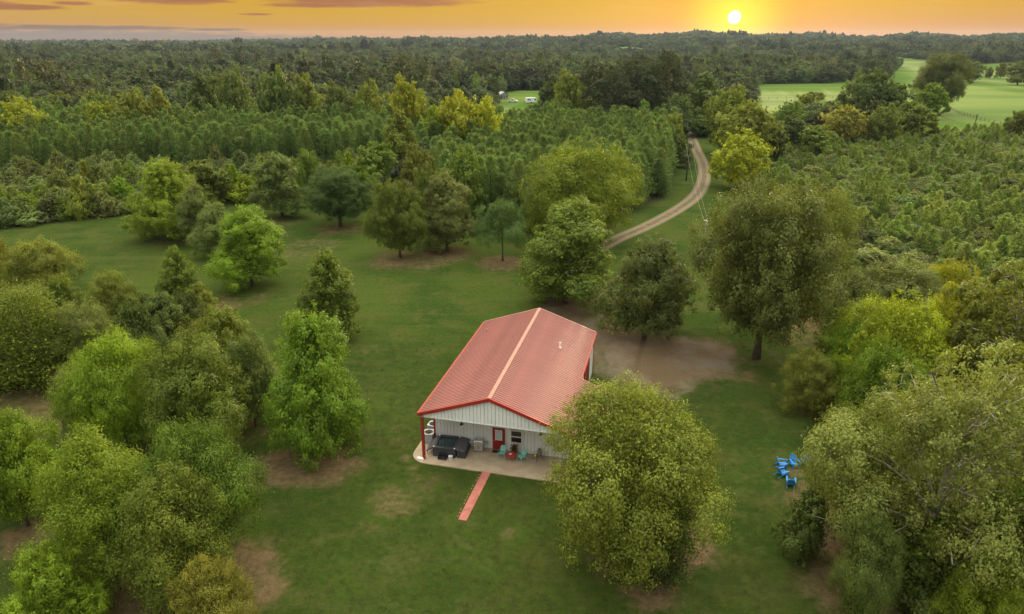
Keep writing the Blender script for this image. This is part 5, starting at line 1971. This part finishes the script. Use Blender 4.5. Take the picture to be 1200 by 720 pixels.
stuff('lawn_grass', np.stack([gx, gy, np.zeros(len(gx))], -1), RNG.uniform(0, 6.28, len(gx)), np.stack([gs, gs, gs], -1),
      RNG.choice(3, len(gx), p=[.5, .42, .08]), ['tuft_a', 'tuft_b', 'tuft_c'], 'short mown grass and weeds on the nearer lawn', 'grass')
# the edge of the left thicket and the right-hand grove: shrubs at the trees' feet
TH_L = poly([(-60, 455), (20, 450), (110, 447), (175, 425), (235, 396), (240, 372), (200, 362), (120, 372), (60, 372), (-60, 380)])
x, y = fill(TH_L, (2.2, 2.2), (.8, .8))
spread('shrub', x, y, ['bush_a', 'bush_b', 'scrub_b'], ['scrub_b'], 90, (.7, 1.1), (.7, 1.1), lambda u, v: 'leafy shrub in the left thicket, ' + ('below the layered cedar' if u < 90 else 'around the grey-brown tree' if u < 160 else 'beside the bare soil'), 'shrub', 'shrubs in the left thicket', 'thicket_brush', 'green brush at the left thicket', .1,
       ['leaf_dark', 'leaf_green', 'leaf_dark', 'leaf_olive'])
GR_R = poly([(985, 395), (1060, 385), (1200, 400), (1300, 440), (1400, 800), (1120, 790), (1060, 700), (1010, 560), (990, 480)])
x, y = fill(GR_R, (3.2, 3.2), (1.0, 1.0))
spread('shrub', x, y, ['bush_a', 'bush_b', 'scrub_b'], ['scrub_b'], 70, (.8, 1.4), (.9, 1.4), lambda u, v: 'leafy shrub under the right-hand grove, ' + ('below the golden trees' if v < 480 else 'under the pale-limbed tree' if u < 1120 else 'towards the right edge'), 'shrub', 'shrubs under the right-hand grove', 'grove_brush', 'green brush under the right-hand grove', .1,
       ['leaf_dark', 'leaf_green', 'leaf_olive'])

# woods out to the horizon
BLOCK = [LAWN, Z_BRUSH_LEFT, Z_PINES_LEFT, Z_PINES_MID, Z_BRUSH_RIGHT, F_RIGHT, F_FAR, F_FAR2, F_CAMPER, F_GLADE, F_STRIP]


def woods(r0, r1, step, jit):
    ext = r1 * 0.85
    gx, gy = np.meshgrid(np.arange(-ext, ext, step), np.arange(r0 * 0.5, r1, step))
    x = gx.ravel() + RNG.normal(size=gx.size) * jit
    y = gy.ravel() + RNG.normal(size=gx.size) * jit
    r = np.hypot(x, y)
    k = (r > r0) & (r < r1) & (np.abs(x) < y * 0.95 + 20)
    x, y = x[k], y[k]
    k = np.ones(len(x), bool)
    for b in BLOCK:
        k &= ~inside(b, x, y)
    return x[k], y[k]


x, y = woods(120, 720, 7.4, 2.2)
k = clear_of(x, y, [(a, b, 4.5) for a, b, r in KEEP])
# keep the public road open
rd0, rd1 = cr[0], cr[-1]
dd = (rd1 - rd0) / np.linalg.norm(rd1 - rd0)
k &= np.abs((x - rd0[0]) * dd[1] - (y - rd0[1]) * dd[0]) > 6.5
x, y = x[k], y[k]
nW = spread('broadleaf_tree', x, y, ['mid_a', 'mid_b', 'mid_c', 'mid_d'], ['far_0', 'far_1', 'far_2', 'far_3', 'farpine_1'], 300, (.55, 1.05), (.75, 1.15),
            lambda u, v: 'leafy tree in the woods ' + ('behind the left half of the left pine rows' if u < 260 else 'behind the right half of the left pine rows' if u < 500 else 'around the camper clearing' if u < 680 else 'behind the tall dark pines' if u < 800 else 'between driveway and pasture' if u < 900 else 'beyond the pasture'), 'tree', 'trees of the woods', 'nearer_woods', 'dense mixed woods beyond the pine rows', .3, [None, None, None, None, 'leaf_dark', 'leaf_olive', 'leaf_green'])
x, y = woods(720, 1500, 10.5, 3.0)
sc = np.stack([RNG.uniform(.8, 1.25, len(x))] * 2 + [RNG.uniform(.6, 1.15, len(x)) * patches(x, y)], -1)
stuff('far_woods', np.stack([x, y, terrain(x, y) - .4], -1), RNG.uniform(0, 6.28, len(x)), sc, RNG.integers(0, 4, len(x)), ['far_0', 'far_1', 'far_2', 'far_3'], 'hazy dark woods stretching towards the horizon', 'woods')
x, y = woods(1500, 5200, 24, 8)
sc = np.stack([RNG.uniform(.9, 1.3, len(x))] * 2 + [RNG.uniform(.6, 1.25, len(x)) * patches(x, y)], -1)
stuff('horizon_woods', np.stack([x, y, terrain(x, y) - .6], -1), RNG.uniform(0, 6.28, len(x)), sc, RNG.integers(0, 4, len(x)), ['clump_%d' % i for i in range(4)], 'blue-grey wooded ridge along the horizon', 'woods')
print('scatter', nL, nM, nB, nR, nW, len(x))

# ------------------------------------------------------------------ haze
HAZE = 1
if HAZE:
    m = bpy.data.materials.new('haze_air')
    m.use_nodes = True
    t = NT(m.node_tree)
    pv = t.n('ShaderNodeVolumePrincipled')
    pv.inputs['Color'].default_value = (0.55, 0.72, 1.0, 1)
    pv.inputs['Density'].default_value = 0.000034
    pv.inputs['Anisotropy'].default_value = 0.3
    out = t.n('ShaderNodeOutputMaterial')
    t.l(pv.outputs[0], out.inputs['Volume'])
    gz = [v.co.z for v in bpy.data.objects['ground'].data.vertices]
    o = MB().box(-6400, 6400, -700, 7200, min(gz) - 1.0, max(max(gz) + 48, CAM_H + 4)).build('haze', m)
    tag(o, 'thin evening haze over the woods', 'haze', None, 'stuff')
